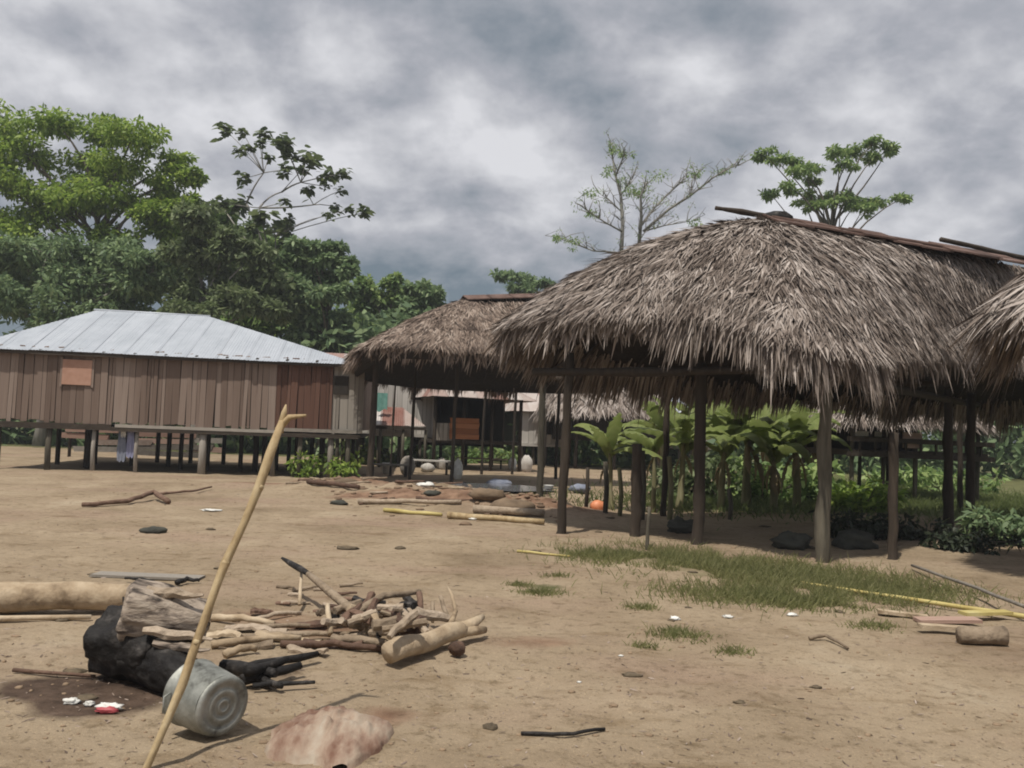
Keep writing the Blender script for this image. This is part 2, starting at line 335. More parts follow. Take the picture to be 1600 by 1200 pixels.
def build_ground():
    xs = axis(-420, 420, -7, 9, .07, 1.03); ys = axis(-60, 600, 2.8, 14, .06, 1.035)
    X, Y = np.meshgrid(xs, ys); Z = height(X, Y); V = np.stack([X, Y, Z], -1).reshape(-1, 3); nx = len(xs); ny = len(ys)
    i, j = np.meshgrid(np.arange(nx - 1), np.arange(ny - 1)); a = (j * nx + i).ravel(); F = np.stack([a, a + 1, a + nx + 1, a + nx], 1)
    x = V[:, 0]; y = V[:, 1]
    red = blobmask(x, y, [(p[0], p[1], s, t, .9) for p, s, t in [((530, 765), 1.6, .9), ((640, 785), 2.0, .7), ((760, 795), 1.8, .8), ((840, 800), 1.5, .8), ((430, 760), 1.6, .8), ((600, 770), 2, .8)]] + [(520, 980, .8, .5, .6), (420, 960, .8, .6, .55), (820, 1000, .9, .35, .5), (600, 1110, .3, .25, .6)])
    ash = blobmask(x, y, [(160, 1090, .42, .42, 1.0), (90, 1075, .4, .4, .9), (250, 1075, .35, .3, .8), (430, 1045, .35, .2, .6), (620, 960, .4, .3, .5)])
    dz = [(p.x, p.y) for p in ()]
    green = blobmask(x, y, [(1010, 870, .9, .9, .48), (1120, 890, 1.0, 1.0, .5), (1250, 905, 1.1, .9, .5), (1340, 920, .9, .7, .48), (1180, 935, .7, .45, .45), (850, 915, .3, .25, .6), (1060, 985, .25, .2, .6), (1430, 780, 4, 5, 1), (1350, 760, 4, 6, 1), (1550, 800, 4, 4, 1), (1150, 790, 3, 3, .7)])
    green = np.maximum(green, np.clip((y - 37) / 5, 0, 1)); green = np.maximum(green, np.clip((x - 9.5) / 2, 0, 1) * np.clip((y - 12) / 3, 0, 1))
    o = np_obj('ground', V, F, ground_material(), None, (0, 0, 0), smooth=True, attrs={'red': red, 'ash': ash, 'green': green})
    o['kind'] = 'structure'
build_ground()

# ------------------------------------------------------------------ grass
def in_mask(px_list, n, lim=.35, seed=50):
    """random ground points inside soft patches (px, py, sx, sy, weight)"""
    out = []
    for (px, py, sx, sy, w) in px_list:
        p = G(px, py); k = int(n * w); q = rng.normal(size=(k, 2)) * .72; P = np.stack([p.x + q[:, 0] * sx, p.y + q[:, 1] * sy], 1); out.append(P)
    P = np.concatenate(out); keep = fbm(P[:, 0] * 2.2, P[:, 1] * 2.2, seed, 3) > lim; P = P[keep]
    return np.stack([P[:, 0], P[:, 1], height(P[:, 0], P[:, 1]) - .005], 1)
def grass_blades(P, lo, hi, w):
    n = len(P); th = rng.uniform(0, 2 * np.pi, n); lean = rng.uniform(.1, .9, n)
    D = np.stack([np.cos(th) * lean, np.sin(th) * lean, np.ones(n)], 1); Nn = np.stack([np.cos(th + 1.2), np.sin(th + 1.2), np.zeros(n) + .1], 1)
    return ribbons(P, D, Nn, rng.uniform(lo, hi, n), w, (1, .8, .1), rng.uniform(.1, .6, n))
a = Acc(); a.add(*grass_blades(in_mask([(1000, 868, .8, .7, 1), (950, 868, .5, .4, .5), (1080, 880, .8, .7, 1.1), (1170, 890, .9, .7, 1.3), (1250, 905, .9, .7, 1.3), (1330, 915, .8, .6, 1.1), (1180, 930, .7, .4, .8), (1290, 940, .6, .3, .6), (1400, 925, .6, .4, .5)], 3500, .38), .04, .22, .009))
tag(a.obj('grass', M_grass), kind='stuff')
a = Acc(); a.add(*grass_blades(in_mask([(1430, 775, 3, 4, 1), (1350, 765, 3, 4, 1), (1500, 790, 3, 3, 1), (1130, 790, 2.5, 2, .8), (1240, 775, 3, 3, .8), (1600, 800, 4, 4, 1)], 4000, .25), .12, .4, .022))
tag(a.obj('tall_grass', M_tallgrass), kind='stuff')
for i, (px, py, r, n, lab) in enumerate([(846, 925, .16, 420, 'largest dry green grass tuft standing alone left of the grass patch'), (812, 912, .10, 190, 'small grass tuft just left of the largest lone tuft'), (1062, 992, .18, 420, 'flat grass tuft in bare dirt below the grass patch, beside white litter'),
        (1002, 950, .11, 230, 'olive grass tuft near the lower left edge of the grass patch'), (1145, 1018, .09, 170, 'small tuft in bare dirt, right of the flat tuft'), (1365, 980, .15, 300, 'green tuft in dirt left of the broken boards'), (868, 900, .12, 160, 'thin pale tuft behind the largest lone grass tuft'), (1008, 1008, .07, 110, 'tiny brownish tuft below and left of the flat tuft')]):
    p = GH(px, py); q = rng.normal(size=(n, 2)) * .55 * r; P = np.stack([p.x + q[:, 0] * 1.4, p.y + q[:, 1], height(p.x + q[:, 0] * 1.4, p.y + q[:, 1]) - .005], 1)
    a = Acc(); a.add(*grass_blades(P, .04, .11, .008)); o = a.obj('grass_tuft', M_grass, None, p); tag(o, lab, 'grass tuft', 'grass tufts in the bare dirt')

# ------------------------------------------------------------------ trees
def leaves_at(C, rad, n, L, W, flat=.6, prof=(.35, 1, .1)):
    d = nrm(rng.normal(size=(n, 3))); r = rng.random(n) ** .45
    P = C + d * r[:, None] * np.array([rad, rad, rad * flat])
    D = d * .8 + rng.normal(size=(n, 3)) * .5 + np.array([0, 0, -.25]); Nn = rng.normal(size=(n, 3)) * .6 + np.array([0, 0, 1.0])
    return ribbons(P, D, Nn, L * rng.uniform(.6, 1.3, n), W * rng.uniform(.7, 1.2, n), prof, .15)
def limb(mb, p0, p1, r0, r1, sag=.12, k=4, n=6):
    p0 = Vector(p0); p1 = Vector(p1); d = (p1 - p0).length; pts = []
    off = Vector((random.uniform(-1, 1), random.uniform(-1, 1), random.uniform(-.2, 1))) * d * sag
    for i in range(k + 1):
        t = i / k; pts.append(p0.lerp(p1, t) + off * math.sin(math.pi * t))
    mb.tube(pts, [r0 + (r1 - r0) * i / k for i in range(k + 1)], n)
def tree(name, label, bx, Y, clumps, lm, leaf=(.28, .15), puffs=9, per=70, tr=.22, fork=.45, bark=M_bark, depth=.5, group=None, flat=.55, lean=0, cat='tree', puffr=.42):
    ref = AT(bx, 700, Y); base = Vector((ref.x, Y, 0)); t = thing(name, label, cat, base, group); mpp = Y / FPX
    top = max(AT(c[0], c[1], Y).z for c in clumps); mb = MB()
    fk = base + Vector((lean, 0, top * fork)); mb.tube([base + Vector((0, 0, -.3)), base.lerp(fk, .4) + Vector((.1, 0, 0)), fk], [tr * 1.35, tr, tr * .75], 9, .05)
    lead = fk + Vector((lean * .5, 0, top * (1 - fork) * .6)); mb.tube([fk, fk.lerp(lead, .5), lead], [tr * .75, tr * .5, tr * .25], 7)
    A = Acc()
    for c in clumps:
        px, py, rx, ry = c[:4]; C = AT(px, py, Y); a = rx * mpp; b = ry * mpp; C = C + Vector((0, random.uniform(-depth, depth) * max(a * 1.6, top * .12), 0))
        h = min(max((C.z - b - .5) / top * .8, fork * .75), .8); s = base.lerp(fk, min(h / fork, 1)) if h < fork else fk.lerp(lead, min((h - fork) / (.6 * (1 - fork)), 1))
        limb(mb, s, C, tr * .38, tr * .08, .1, 4, 5)
        for k in range(puffs):
            d = Vector((random.gauss(0, 1), random.gauss(0, 1), random.gauss(0, 1))).normalized() * (random.random() ** .4)
            Q = C + Vector((d.x * a, d.y * a, d.z * b)); limb(mb, C, Q, tr * .06, tr * .025, .1, 2, 4)
            A.add(*leaves_at(np.array(Q), max(a, b * 1.2) * puffr, per, leaf[0], leaf[1], flat))
    mb.obj('trunk', bark, t); A.obj('crown', lm, t); return t
big = [(40, 300, 60, 30), (170, 370, 50, 25), (110, 290, 60, 30), (240, 360, 40, 25), (60, 385, 55, 28), (300, 320, 22, 14), (20, 205, 55, 30), (95, 195, 48, 22), (160, 200, 48, 25), (225, 222, 45, 22), (272, 250, 30, 20), (60, 250, 50, 26), (125, 255, 50, 28), (190, 265, 48, 26), (250, 290, 42, 22), (298, 275, 18, 12), (90, 330, 45, 22), (150, 318, 48, 24), (215, 325, 45, 24), (270, 335, 36, 18), (0, 280, 50, 30), (30, 350, 45, 25), (-50, 240, 50, 30), (-60, 320, 50, 35)]
tree('broadleaf_tree', 'tall spreading bright green tree at left behind the metal roofed house', 130, 44, big, M_leafbright, (.27, .14), 14, 100, .35, .42)
tree('broadleaf_tree', 'darker shaded tree under the tall bright green crown at left', 60, 41, [(80, 400, 50, 30), (150, 400, 50, 28), (210, 400, 45, 30), (20, 400, 45, 35), (110, 450, 55, 30), (190, 450, 55, 30), (50, 460, 50, 30), (-30, 430, 50, 40), (250, 430, 40, 30), (150, 490, 60, 25), (60, 500, 60, 25)], M_leafdark, (.32, .15), 14, 90, .25, .3, M_barkpale)
tree('broadleaf_tree', 'grey-green leaning tree right of the tall bright crown, above the metal roof', 300, 40, [(320, 345, 32, 24), (360, 385, 32, 24), (300, 400, 38, 28), (345, 430, 40, 26), (400, 400, 30, 22), (420, 440, 34, 24), (290, 450, 40, 24), (370, 470, 42, 22), (310, 490, 40, 18), (430, 480, 30, 22)], M_leafgrey, (.34, .18), 14, 85, .2, .35, M_barkpale)
tree('broadleaf_tree', 'mid green tree filling the gap behind the roof ridge of the metal roofed house', 400, 46, [(290, 370, 35, 24), (340, 400, 40, 26), (390, 430, 40, 28), (440, 450, 35, 24), (420, 500, 50, 26), (350, 500, 50, 24), (470, 490, 35, 24), (270, 420, 40, 26), (220, 450, 50, 30), (130, 440, 55, 32), (50, 430, 55, 35), (480, 520, 50, 30), (180, 500, 60, 30)], M_leafmid, (.38, .2), 16, 85, .22, .35)
layer = [(480, 385, 22, 8), (512, 384, 26, 8), (462, 402, 24, 10), (495, 405, 24, 12), (530, 410, 20, 10), (470, 425, 26, 12), (508, 430, 30, 12), (540, 425, 14, 8), (460, 450, 26, 14), (500, 460, 34, 16), (535, 455, 20, 12), (480, 490, 36, 18), (520, 500, 32, 18), (470, 525, 34, 16), (515, 530, 34, 16)]
tree('layered_tree', 'dark tree with flat layered boughs left of the distant thatched roof', 500, 42, layer, M_leafdark, (.34, .18), 11, 75, .2, .3, flat=.4)
tree('broadleaf_tree', 'rounded tree with small separate tufts on top, just above the distant thatched roof', 600, 48, [(572, 445, 18, 10), (612, 440, 14, 10), (590, 468, 26, 14), (630, 462, 18, 12), (565, 480, 24, 16), (610, 495, 34, 18), (575, 515, 30, 16), (640, 490, 24, 16), (600, 530, 36, 16), (560, 545, 24, 14)], M_leafmid, (.36, .2), 12, 75, .2, .35)
tree('broadleaf_tree', 'low bushy tree touching the left slope of the distant thatched roof', 660, 46, [(655, 452, 18, 8), (678, 462, 12, 7), (650, 475, 28, 14), (675, 485, 22, 12), (640, 505, 34, 16), (680, 510, 28, 14), (660, 540, 36, 16)], M_leafdark, (.36, .2), 12, 70, .2, .35)
tree('feathery_tree', 'thin dark spray of boughs showing above the junction of the two thatched roofs', 815, 58, [(785, 427, 16, 5), (806, 430, 16, 5), (828, 438, 16, 6), (850, 444, 14, 5), (815, 448, 22, 6), (840, 455, 22, 8)], M_leafdark, (.4, .16), 7, 45, .15, .5, flat=.35)

def cecropia():
    Y = 45.0; mpp = Y / FPX
    t = thing('sparse_tree', 'thin sparse tree with scattered round leaf clusters against the sky', 'tree', (AT(420, 700, Y).x, Y, 0))
    tips = [(352, 203, 13), (379, 207, 10), (376, 236, 9), (392, 231, 9), (414, 210, 12), (407, 224, 9), (442, 222, 15), (452, 243, 11), (445, 265, 12), (480, 245, 15), (472, 265, 11), (420, 247, 9), (494, 252, 10), (510, 276, 13), (536, 272, 11), (509, 291, 6), (532, 298, 9), (480, 297, 11), (380, 279, 12), (525, 324, 9), (515, 336, 8), (549, 327, 9), (570, 332, 11), (445, 316, 9), (376, 320, 17), (347, 317, 12), (412, 340, 17), (454, 342, 8), (445, 350, 10), (427, 356, 10), (445, 364, 14), (390, 357, 12), (450, 382, 14)]
    mb = MB(); A = Acc(); root = Vector((AT(420, 700, Y).x, Y, -.3)); f0 = AT(425, 420, Y)
    mb.tube([root, root.lerp(f0, .5) + Vector((.2, 0, 0)), f0], [.2, .16, .12], 8)
    hubs = [AT(352, 330, Y + 1), AT(385, 318, Y), AT(412, 270, Y), AT(405, 325, Y - 1), AT(440, 300, Y + 1), AT(470, 285, Y - 1), AT(490, 320, Y + .5), AT(430, 370, Y)]
    frm = [f0, f0, 1, f0, 3, 4, 3, f0]
    for h, f in zip(hubs, frm): limb(mb, hubs[f] if isinstance(f, int) else f, h, .055, .035, .05, 4, 5)
    for (px, py, r) in tips:
        C = AT(px, py, Y + random.uniform(-1.6, 1.6)); below = [h for h in hubs if h.z < C.z + .3] or hubs
        h = min(below, key=lambda q: (q - C).length); limb(mb, h, C, .03, .016, .05, 3, 4)
        n = int(20 + r * 1.6); th = rng.uniform(0, 2 * np.pi, n); el = rng.uniform(-.5, .5, n)
        D = np.stack([np.cos(th), np.sin(th), el], 1); P = np.array(C)[None] + rng.normal(size=(n, 3)) * r * mpp * .42
        A.add(*ribbons(P, D, np.stack([np.zeros(n), np.zeros(n), np.ones(n)], 1) + rng.normal(size=(n, 3)) * .45, r * mpp * rng.uniform(.7, 1.25, n), r * mpp * .62, (.3, 1, .8, .1), .25))
    mb.obj('trunk', M_barkpale, t); A.obj('crown', M_leafcec, t)
cecropia()

def bare_tree():
    Y = 52.0; mpp = Y / FPX
    t = thing('bare_tree', 'grey nearly leafless tree with long forked boughs behind the large thatched roof', 'tree', (AT(985, 700, Y).x, Y, 0)); mb = MB(); A = Acc()
    def br(pts, r0, r1, dy=0.0):
        r0 *= 1.25; r1 *= 1.4
        q = [AT(x, y, Y + dy * i / len(pts)) for i, (x, y) in enumerate(pts)]; mb.tube(q, [r0 + (r1 - r0) * i / (len(q) - 1) for i in range(len(q))], 6)
        for i in range(len(q) - 1):
            for k in range(6):
                p = q[i].lerp(q[i + 1], random.random()); d = (q[i + 1] - q[i]).normalized() * .6 + Vector((random.gauss(0, .6), random.gauss(0, .6), random.uniform(0, .7))); l = random.uniform(.4, 1.3)
                e = p + d.normalized() * l; limb(mb, p, e, .035, .014, .1, 2, 4)
                e2 = e + Vector((random.gauss(0, .3), random.gauss(0, .3), random.uniform(.1, .4))); limb(mb, e, e2, .02, .01, .1, 1, 3)
                if random.random() < .45: A.add(*leaves_at(np.array(e), .3, 8, .16, .06, .6))
    g = AT(985, 640, Y); mb.tube([(g.x, Y, -.3), g, AT(982, 430, Y), AT(975, 400, Y)], [.3, .26, .2, .16], 9)
    mb.tube([AT(982, 430, Y), AT(997, 400, Y)], [.16, .12], 8)
    br([(970, 410), (973, 350), (970, 305), (962, 275), (956, 240), (952, 225)], .12, .02, 1.5)
    br([(962, 275), (972, 250), (976, 236)], .05, .015, -1); br([(970, 305), (985, 285), (992, 270)], .04, .012, 1)
    br([(997, 402), (1002, 340), (1001, 307), (1010, 285)], .11, .03, -2)
    br([(1002, 352), (1022, 325), (1040, 307), (1054, 294), (1075, 275)], .07, .02, 2)
    br([(1005, 362), (1045, 327), (1077, 307), (1115, 277), (1140, 263), (1157, 257)], .08, .015, -3)
    br([(1077, 307), (1085, 285), (1090, 270)], .03, .01); br([(1010, 360), (1040, 352), (1090, 344)], .05, .012, 2)
    br([(972, 362), (945, 347), (922, 332), (912, 325)], .05, .012, -2); br([(972, 395), (927, 392), (890, 378), (867, 371)], .05, .012, 2); br([(970, 330), (955, 315), (930, 298)], .035, .01, 1)
    for (px, py, r) in [(925, 296, 12), (947, 267, 11), (1015, 292, 20), (1030, 276, 16), (1003, 302, 12), (1085, 270, 12), (922, 332, 10), (895, 378, 11), (870, 371, 8), (1085, 347, 11), (980, 290, 14), (955, 232, 9), (976, 240, 8), (1130, 266, 8), (985, 300, 12)]:
        for k in range(4): A.add(*leaves_at(np.array(AT(px + random.gauss(0, r * .5), py + random.gauss(0, r * .35), Y + random.uniform(-1, 1))), r * mpp * .7, 30, .19, .075, .6))
    mb.obj('trunk', M_barkpale, t); A.obj('crown', M_leafmid, t)
bare_tree()
umb = [(1191, 244, 18, 6), (1221, 247, 22, 8), (1248, 248, 14, 7), (1262, 263, 20, 8), (1243, 274, 18, 7), (1276, 275, 14, 7), (1306, 245, 22, 10), (1334, 236, 18, 9), (1356, 229, 16, 9), (1383, 238, 16, 8), (1362, 248, 18, 7), (1309, 266, 18, 8), (1210, 299, 18, 7), (1232, 299, 18, 8), (1265, 302, 22, 10), (1292, 302, 22, 10), (1320, 307, 18, 9), (1347, 310, 22, 8), (1375, 312, 20, 7), (1397, 317, 12, 5), (1306, 320, 22, 10), (1340, 332, 18, 8), (1270, 325, 20, 9)]
tree('umbrella_tree', 'flat topped tree with spreading tiers behind the ridge of the large thatched roof', 1295, 46, umb, M_leafmid, (.24, .11), 8, 48, .2, .45, flat=.4)

tree('broadleaf_tree', 'mid green tree in the dip between the layered tree and the tall bright tree', 440, 49, [(350, 340, 34, 20), (400, 372, 34, 22), (440, 400, 36, 22), (380, 420, 44, 26), (460, 440, 40, 24), (330, 400, 40, 26), (420, 470, 46, 24), (490, 480, 44, 24), (545, 500, 40, 22), (280, 380, 36, 24)], M_leafmid, (.36, .19), 12, 75, .22, .35)
tree('broadleaf_tree', 'far mid green tree behind the rounded tree with tufts', 600, 53, [(560, 470, 30, 16), (610, 470, 30, 16), (650, 485, 30, 16), (690, 495, 24, 14), (580, 505, 40, 18), (640, 515, 40, 18), (540, 520, 40, 18)], M_leafgrey, (.38, .2), 11, 70, .2, .35)
def forest_edge():
    A = Acc(); n = 3600
    x = rng.uniform(-75, 100, n); y = 44.5 + rng.normal(size=n) * 2 + np.abs(x) * .02; top = 3.2 + 5.0 * fbm(x * .14, y * .0, 77, 3)
    z = rng.random(n) * top
    for i in range(n): A.add(*leaves_at(np.array([x[i], y[i], z[i]]), 1.3, 22, .55, .32, .7))
    tag(A.obj('forest_edge', M_leafdark), kind='stuff')
forest_edge()

# ------------------------------------------------------------------ houses
def box_mesh(name, w=1, d=1, h=1, uneven=0, seed=0):
    rr = random.Random(seed); x, y, z = w / 2, d / 2, h / 2; me = bpy.data.meshes.new(name)
    vs = [(i * x * (1 + uneven * rr.uniform(-1, 1)), j * y, k * z * (1 + .3 * uneven * rr.uniform(-1, 1))) for k in (-1, 1) for j in (-1, 1) for i in (-1, 1)]
    me.from_pydata(vs, [], [(0, 2, 3, 1), (4, 5, 7, 6), (0, 1, 5, 4), (2, 6, 7, 3), (0, 4, 6, 2), (1, 3, 7, 5)]); me.update(); return me
_boxes = {}
def bpart(name, m, parent, c, size, rz=0, rx=0, ry=0, var=0):
    key = (m.name, var)
    if key not in _boxes:
        me = box_mesh(name, uneven=.06 if var else 0, seed=var); me.materials.append(m); _boxes[key] = me
    o = bpy.data.objects.new(name, _boxes[key]); COL.objects.link(o); o.parent = parent; o.location = Vector(c) - wl(parent) if parent else Vector(c)
    o.scale = size; o.rotation_euler = (rx, ry, rz); WL[o.name] = Vector(c); return o
class Frame:
    def __init__(s, p0, p1):
        s.o = Vector((p0.x, p0.y, 0)); d = Vector((p1.x - p0.x, p1.y - p0.y, 0)); s.W = d.length; s.x = d.normalized(); s.y = Vector((-s.x.y, s.x.x, 0)); s.a = math.atan2(s.x.y, s.x.x)
    def P(s, x, y, z): return s.o + s.x * x + s.y * y + Vector((0, 0, z))
def roof_face(t, p0, p1, q0, q1, m, sheet=.85, amp=.006, name='roof_sheet', lab=None):
    """corrugated sheets on one plane: eave p0-p1, ridge q0-q1"""
    ex = (p1 - p0); W = ex.length; ex = ex / W; up = (q0 - p0) - ex * (q0 - p0).dot(ex)
    if up.length < .1: up = (q1 - p0) - ex * (q1 - p0).dot(ex)
    Hh = up.length; up = up / Hh; nn = ex.cross(up); nn = nn if nn.z > 0 else -nn; a = (q0 - p0).dot(ex); b = (q1 - p0).dot(ex)
    def top(x): return Hh * max(0, min(1, x / a if a > .01 else 1, (W - x) / (W - b) if W - b > .01 else 1))
    n = max(1, round(W / sheet)); w = W / n
    for i in range(n):
        mb = MB(); K = 22; vs = []; off = random.uniform(-.03, .03); lift = .002 * (i % 2) + .002
        for k in range(K + 1):
            x = i * w + (w + (.04 if i < n - 1 else 0)) * k / K; T = top(x)
            for j in range(4): vs.append(p0 + ex * x + up * (T * j / 3 + (off if j == 0 else 0)) + nn * (amp * math.cos(k * math.pi) + lift + random.uniform(-.004, .004)))
        fs = [(k * 4 + j, (k + 1) * 4 + j, (k + 1) * 4 + j + 1, k * 4 + j + 1) for k in range(K) for j in range(3)]
        mb.add(vs, fs); mb.obj(name, m, t, p0 + ex * (i * w + w / 2), smooth=False)

def left_house():
    F = Frame(G(-20, 732), G(557, 748)); W = F.W; D = 6.2; zf = 1.42; ze = 3.42
    t = thing('stilt_house', 'long brown plank house on stilts under a silver metal hip roof', 'house', F.P(W / 2, D / 2, 0))
    # front planks with the pale shutter, red and grey sections
    x = 0; i = 0
    while x < W - .05:
        w = random.choice((.09, .13, .16, .19, .24)) * random.uniform(.9, 1.1); px = (x / W) * 577 - 20
        m = M_plankred if 418 < px < 508 else (M_plankgrey if px >= 508 else M_plank)
        top = ze + random.uniform(-.03, .12); bot = zf - random.uniform(-.03, .13)
        bpart('plank', m, t, F.P(x + w / 2, random.uniform(-.022, .018) + (.05 if px >= 508 else 0), (top + bot) / 2), (w - .012, .025, top - bot), F.a, 0, random.uniform(-.018, .018), 1 + i % 5); x += w; i += 1
    for s, xx in ((0, 0), (1, W)):
        y = .1
        while y < D:
            w = .2; bpart('plank', M_plank, t, F.P(xx, y + w / 2, (zf + ze) / 2), (.025, w - .012, ze - zf), F.a, 0, 0, 0); y += w
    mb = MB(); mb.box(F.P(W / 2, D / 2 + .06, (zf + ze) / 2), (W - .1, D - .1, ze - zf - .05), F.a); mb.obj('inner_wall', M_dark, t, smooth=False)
    mb = MB(); mb.box(F.P(W / 2, D / 2, zf - .17), (W + .1, D, .08), F.a); mb.obj('floor', M_postdark, t, smooth=False)
    bpart('floor_beam', M_postdark, t, F.P(W * .16, -.03, zf - .15), (W * .32, .10, .17), F.a); bpart('floor_beam', M_plankgrey, t, F.P(W * .55, -.06, zf - .10), (W * .44, .06, .09), F.a, 0, .004)
    bpart('floor_beam', M_postdark, t, F.P(W * .66, -.02, zf - .19), (W * .68, .12, .12), F.a); bpart('floor_beam', M_plankgrey, t, F.P(W * .885, -.06, zf - .04), (W * .22, .06, .10), F.a)
    xs = (105 / 577) * W; zz = 3.0
    bpart('shutter', M_shutter, t, F.P(127 / 577 * W, -.05, 2.82), (.80, .035, .72), F.a, 0, .01); 
    for dx in (-.43, .43): bpart('window_trim', M_plank, t, F.P(127 / 577 * W + dx, -.035, 2.82), (.06, .045, .84), F.a)
    bpart('window_opening', M_dark, t, F.P(545 / 577 * W, .02, 2.75), (.42, .03, .56), F.a)
    # stilts
    for px, m, r in [(-10, M_post, .09), (68, M_post, .08), (88, M_postdark, .08), (103, M_postdark, .07), (137, M_plankgrey, .06), (203, M_plankgrey, .055), (240, M_postdark, .07), (285, M_postdark, .07), (306, M_plankgrey, .11), (346, M_postdark, .07), (368, M_postdark, .09), (384, M_postdark, .08), (420, M_plankgrey, .07), (440, M_postdark, .07), (463, M_post, .07), (490, M_postdark, .07), (512, M_plankgrey, .09), (540, M_post, .07)]:
        x = (px + 20) / 577 * W; y = .08 if m in (M_plankgrey, M_post) else random.uniform(.5, 2.4); p = F.P(x, y, 0)
        mb = MB(); mb.tube([p + Vector((0, 0, -.2)), p + Vector((random.uniform(-.03, .03), 0, .6)), p + Vector((0, 0, zf - .12))], [r * 1.05, r, r * .95], 8, .06); mb.obj('stilt', m, t, p)
    for row in (3.2, 5.9):
        for k in range(9):
            p = F.P(W * (k + .5) / 9, row, 0); mb = MB(); mb.tube([p + Vector((0, 0, -.2)), p + Vector((0, 0, zf - .12))], .075, 7, .05); mb.obj('stilt', M_postdark, t, p)
    # roof
    e0 = F.P(-.75, -.24, ze - .02); e1 = F.P(W + .12, -.24, ze - .06); b0 = F.P(-.75, D + .6, ze); b1 = F.P(W + .12, D + .6, ze)
    Yr = F.P(0, D / 2, 0).y; r0 = F.P(0, D / 2, 0); 
    xr0 = 1.55; xr1 = 5.0; zr = 5.02; r0 = F.P(xr0, D / 2, zr); r1 = F.P(xr1, D / 2, zr - .03)
    roof_face(t, e0, e1, r0, r1, M_zinc); roof_face(t, b0, e0, r0, r0, M_zinc, .9); roof_face(t, e1, b1, r1, r1, M_zinc, .9); roof_face(t, b1, b0, r1, r0, M_zinc)
    mb = MB(); mb.tube([r0 - F.x * .1 + Vector((0, 0, .0)), r1 + F.x * .1 + Vector((0, 0, .0))], .045, 8); mb.obj('ridge_cap', M_zinc, t)
    bpart('eave_board', M_postdark, t, F.P(W / 2, -.17, ze - .09), (W + .9, .05, .09), F.a)
    for k in range(12): bpart('rafter', M_postdark, t, F.P(W * (k + .5) / 12, .0, ze + .02), (.07, .40, .08), F.a, .28)
    # clothes and boards below the floor
    p = F.P(205 / 577 * W, .15, 0)
    for nm, lab, m, dx, w, z0, z1 in [('hanging_cloth', 'grey-blue cloth hanging under the floor edge of the metal roofed house', M_greycloth, -.12, .24, .30, 1.27), ('hanging_cloth', 'lilac-blue cloth hanging beside the grey one under the house', M_blue, .12, .22, .42, 1.27), ('hanging_cloth', 'small white cloth draped over the hanging grey-blue cloth', M_white, -.08, .14, 1.0, 1.28)]:
        mb = MB(); vs = []; K = 8; y0 = -.03 if m is M_white else 0
        for j in range(8):
            for k in range(K + 1):
                u = k / K - .5; z = z1 + (z0 - z1) * j / 7; vs.append(p + F.x * (dx + u * w * (1 - .12 * math.sin(j))) + F.y * (.025 * math.sin(k * 2.1 + j * .3) + y0) + Vector((0, 0, z + .03 * math.sin(k * 1.7) * (j > 5))))
        n0 = len(vs); vs += [v + F.y * .008 for v in vs]
        fs = [(j * (K + 1) + k, j * (K + 1) + k + 1, (j + 1) * (K + 1) + k + 1, (j + 1) * (K + 1) + k) for j in range(7) for k in range(K)]
        fs += [tuple(q + n0 for q in f[::-1]) for f in fs]; mb.add(vs, fs); tag(mb.obj(nm, m), lab, 'cloth', 'clothes hanging under the house')
    for k, (x0, x1, z, y, m) in enumerate([(105, 205, 1.08, 2.5, M_plankpink), (100, 170, .82, 2.7, M_plankpink), (140, 235, .62, 2.6, M_plank), (120, 215, .34, 2.2, M_plankgrey), (200, 300, .98, 2.9, M_plankpink), (205, 290, .72, 3.0, M_plankpink), (215, 330, .50, 2.7, M_plankgrey), (200, 310, .24, 2.4, M_plankgrey), (300, 345, .8, 3.0, M_plankgrey), (295, 345, .45, 2.8, M_plankpink)]):
        xa = (AT(x0, 700, F.o.y + 8.2) - F.P(0, 8, 0)).dot(F.x); xb = (AT(x1, 700, F.o.y + 8.2) - F.P(0, 8, 0)).dot(F.x); o = bpart('lumber_board', m, None, F.P((xa + xb) / 2, 7.6 + y * .2, z * .98), (xb - xa, .05, .20), F.a, 0, random.uniform(-.03, .03), 1 + k % 5)
        tag(o, ['topmost pink board racked behind the left end of the metal roofed house', 'second pink board from the top, behind the leftmost stilts', 'brown board racked behind the hanging clothes', 'low grey board near the ground behind the leftmost stilts', 'upper pink board right of the hanging clothes', 'lower pink board right of the hanging clothes', 'long grey board right of the hanging clothes', 'lowest grey board right of the hanging clothes', 'grey board behind the thick pale stilt', 'short pink board low behind the thick pale stilt'][k], 'board', 'boards racked behind the house')
left_house()
def board_rack():
    F = Frame(G(-20, 732), G(557, 748))
    for k, (px, lab) in enumerate([(112, 'leftmost dark post of the board rack behind the metal roofed house'), (195, 'second dark post from the left of the board rack'), (262, 'third dark post from the left of the board rack'), (322, 'rightmost dark post of the board rack behind the metal roofed house')]):
        x = (AT(px, 700, F.o.y + 8.3) - F.P(0, 8, 0)).dot(F.x); p = F.P(x, 8.28, 0); mb = MB(); mb.tube([p + Vector((0, 0, -.2)), p + Vector((0, 0, .6)), p + Vector((0, 0, 1.3))], .06, 8, .08); tag(mb.obj('rack_post', M_postdark), lab, 'post', 'posts of the board rack')
board_rack()

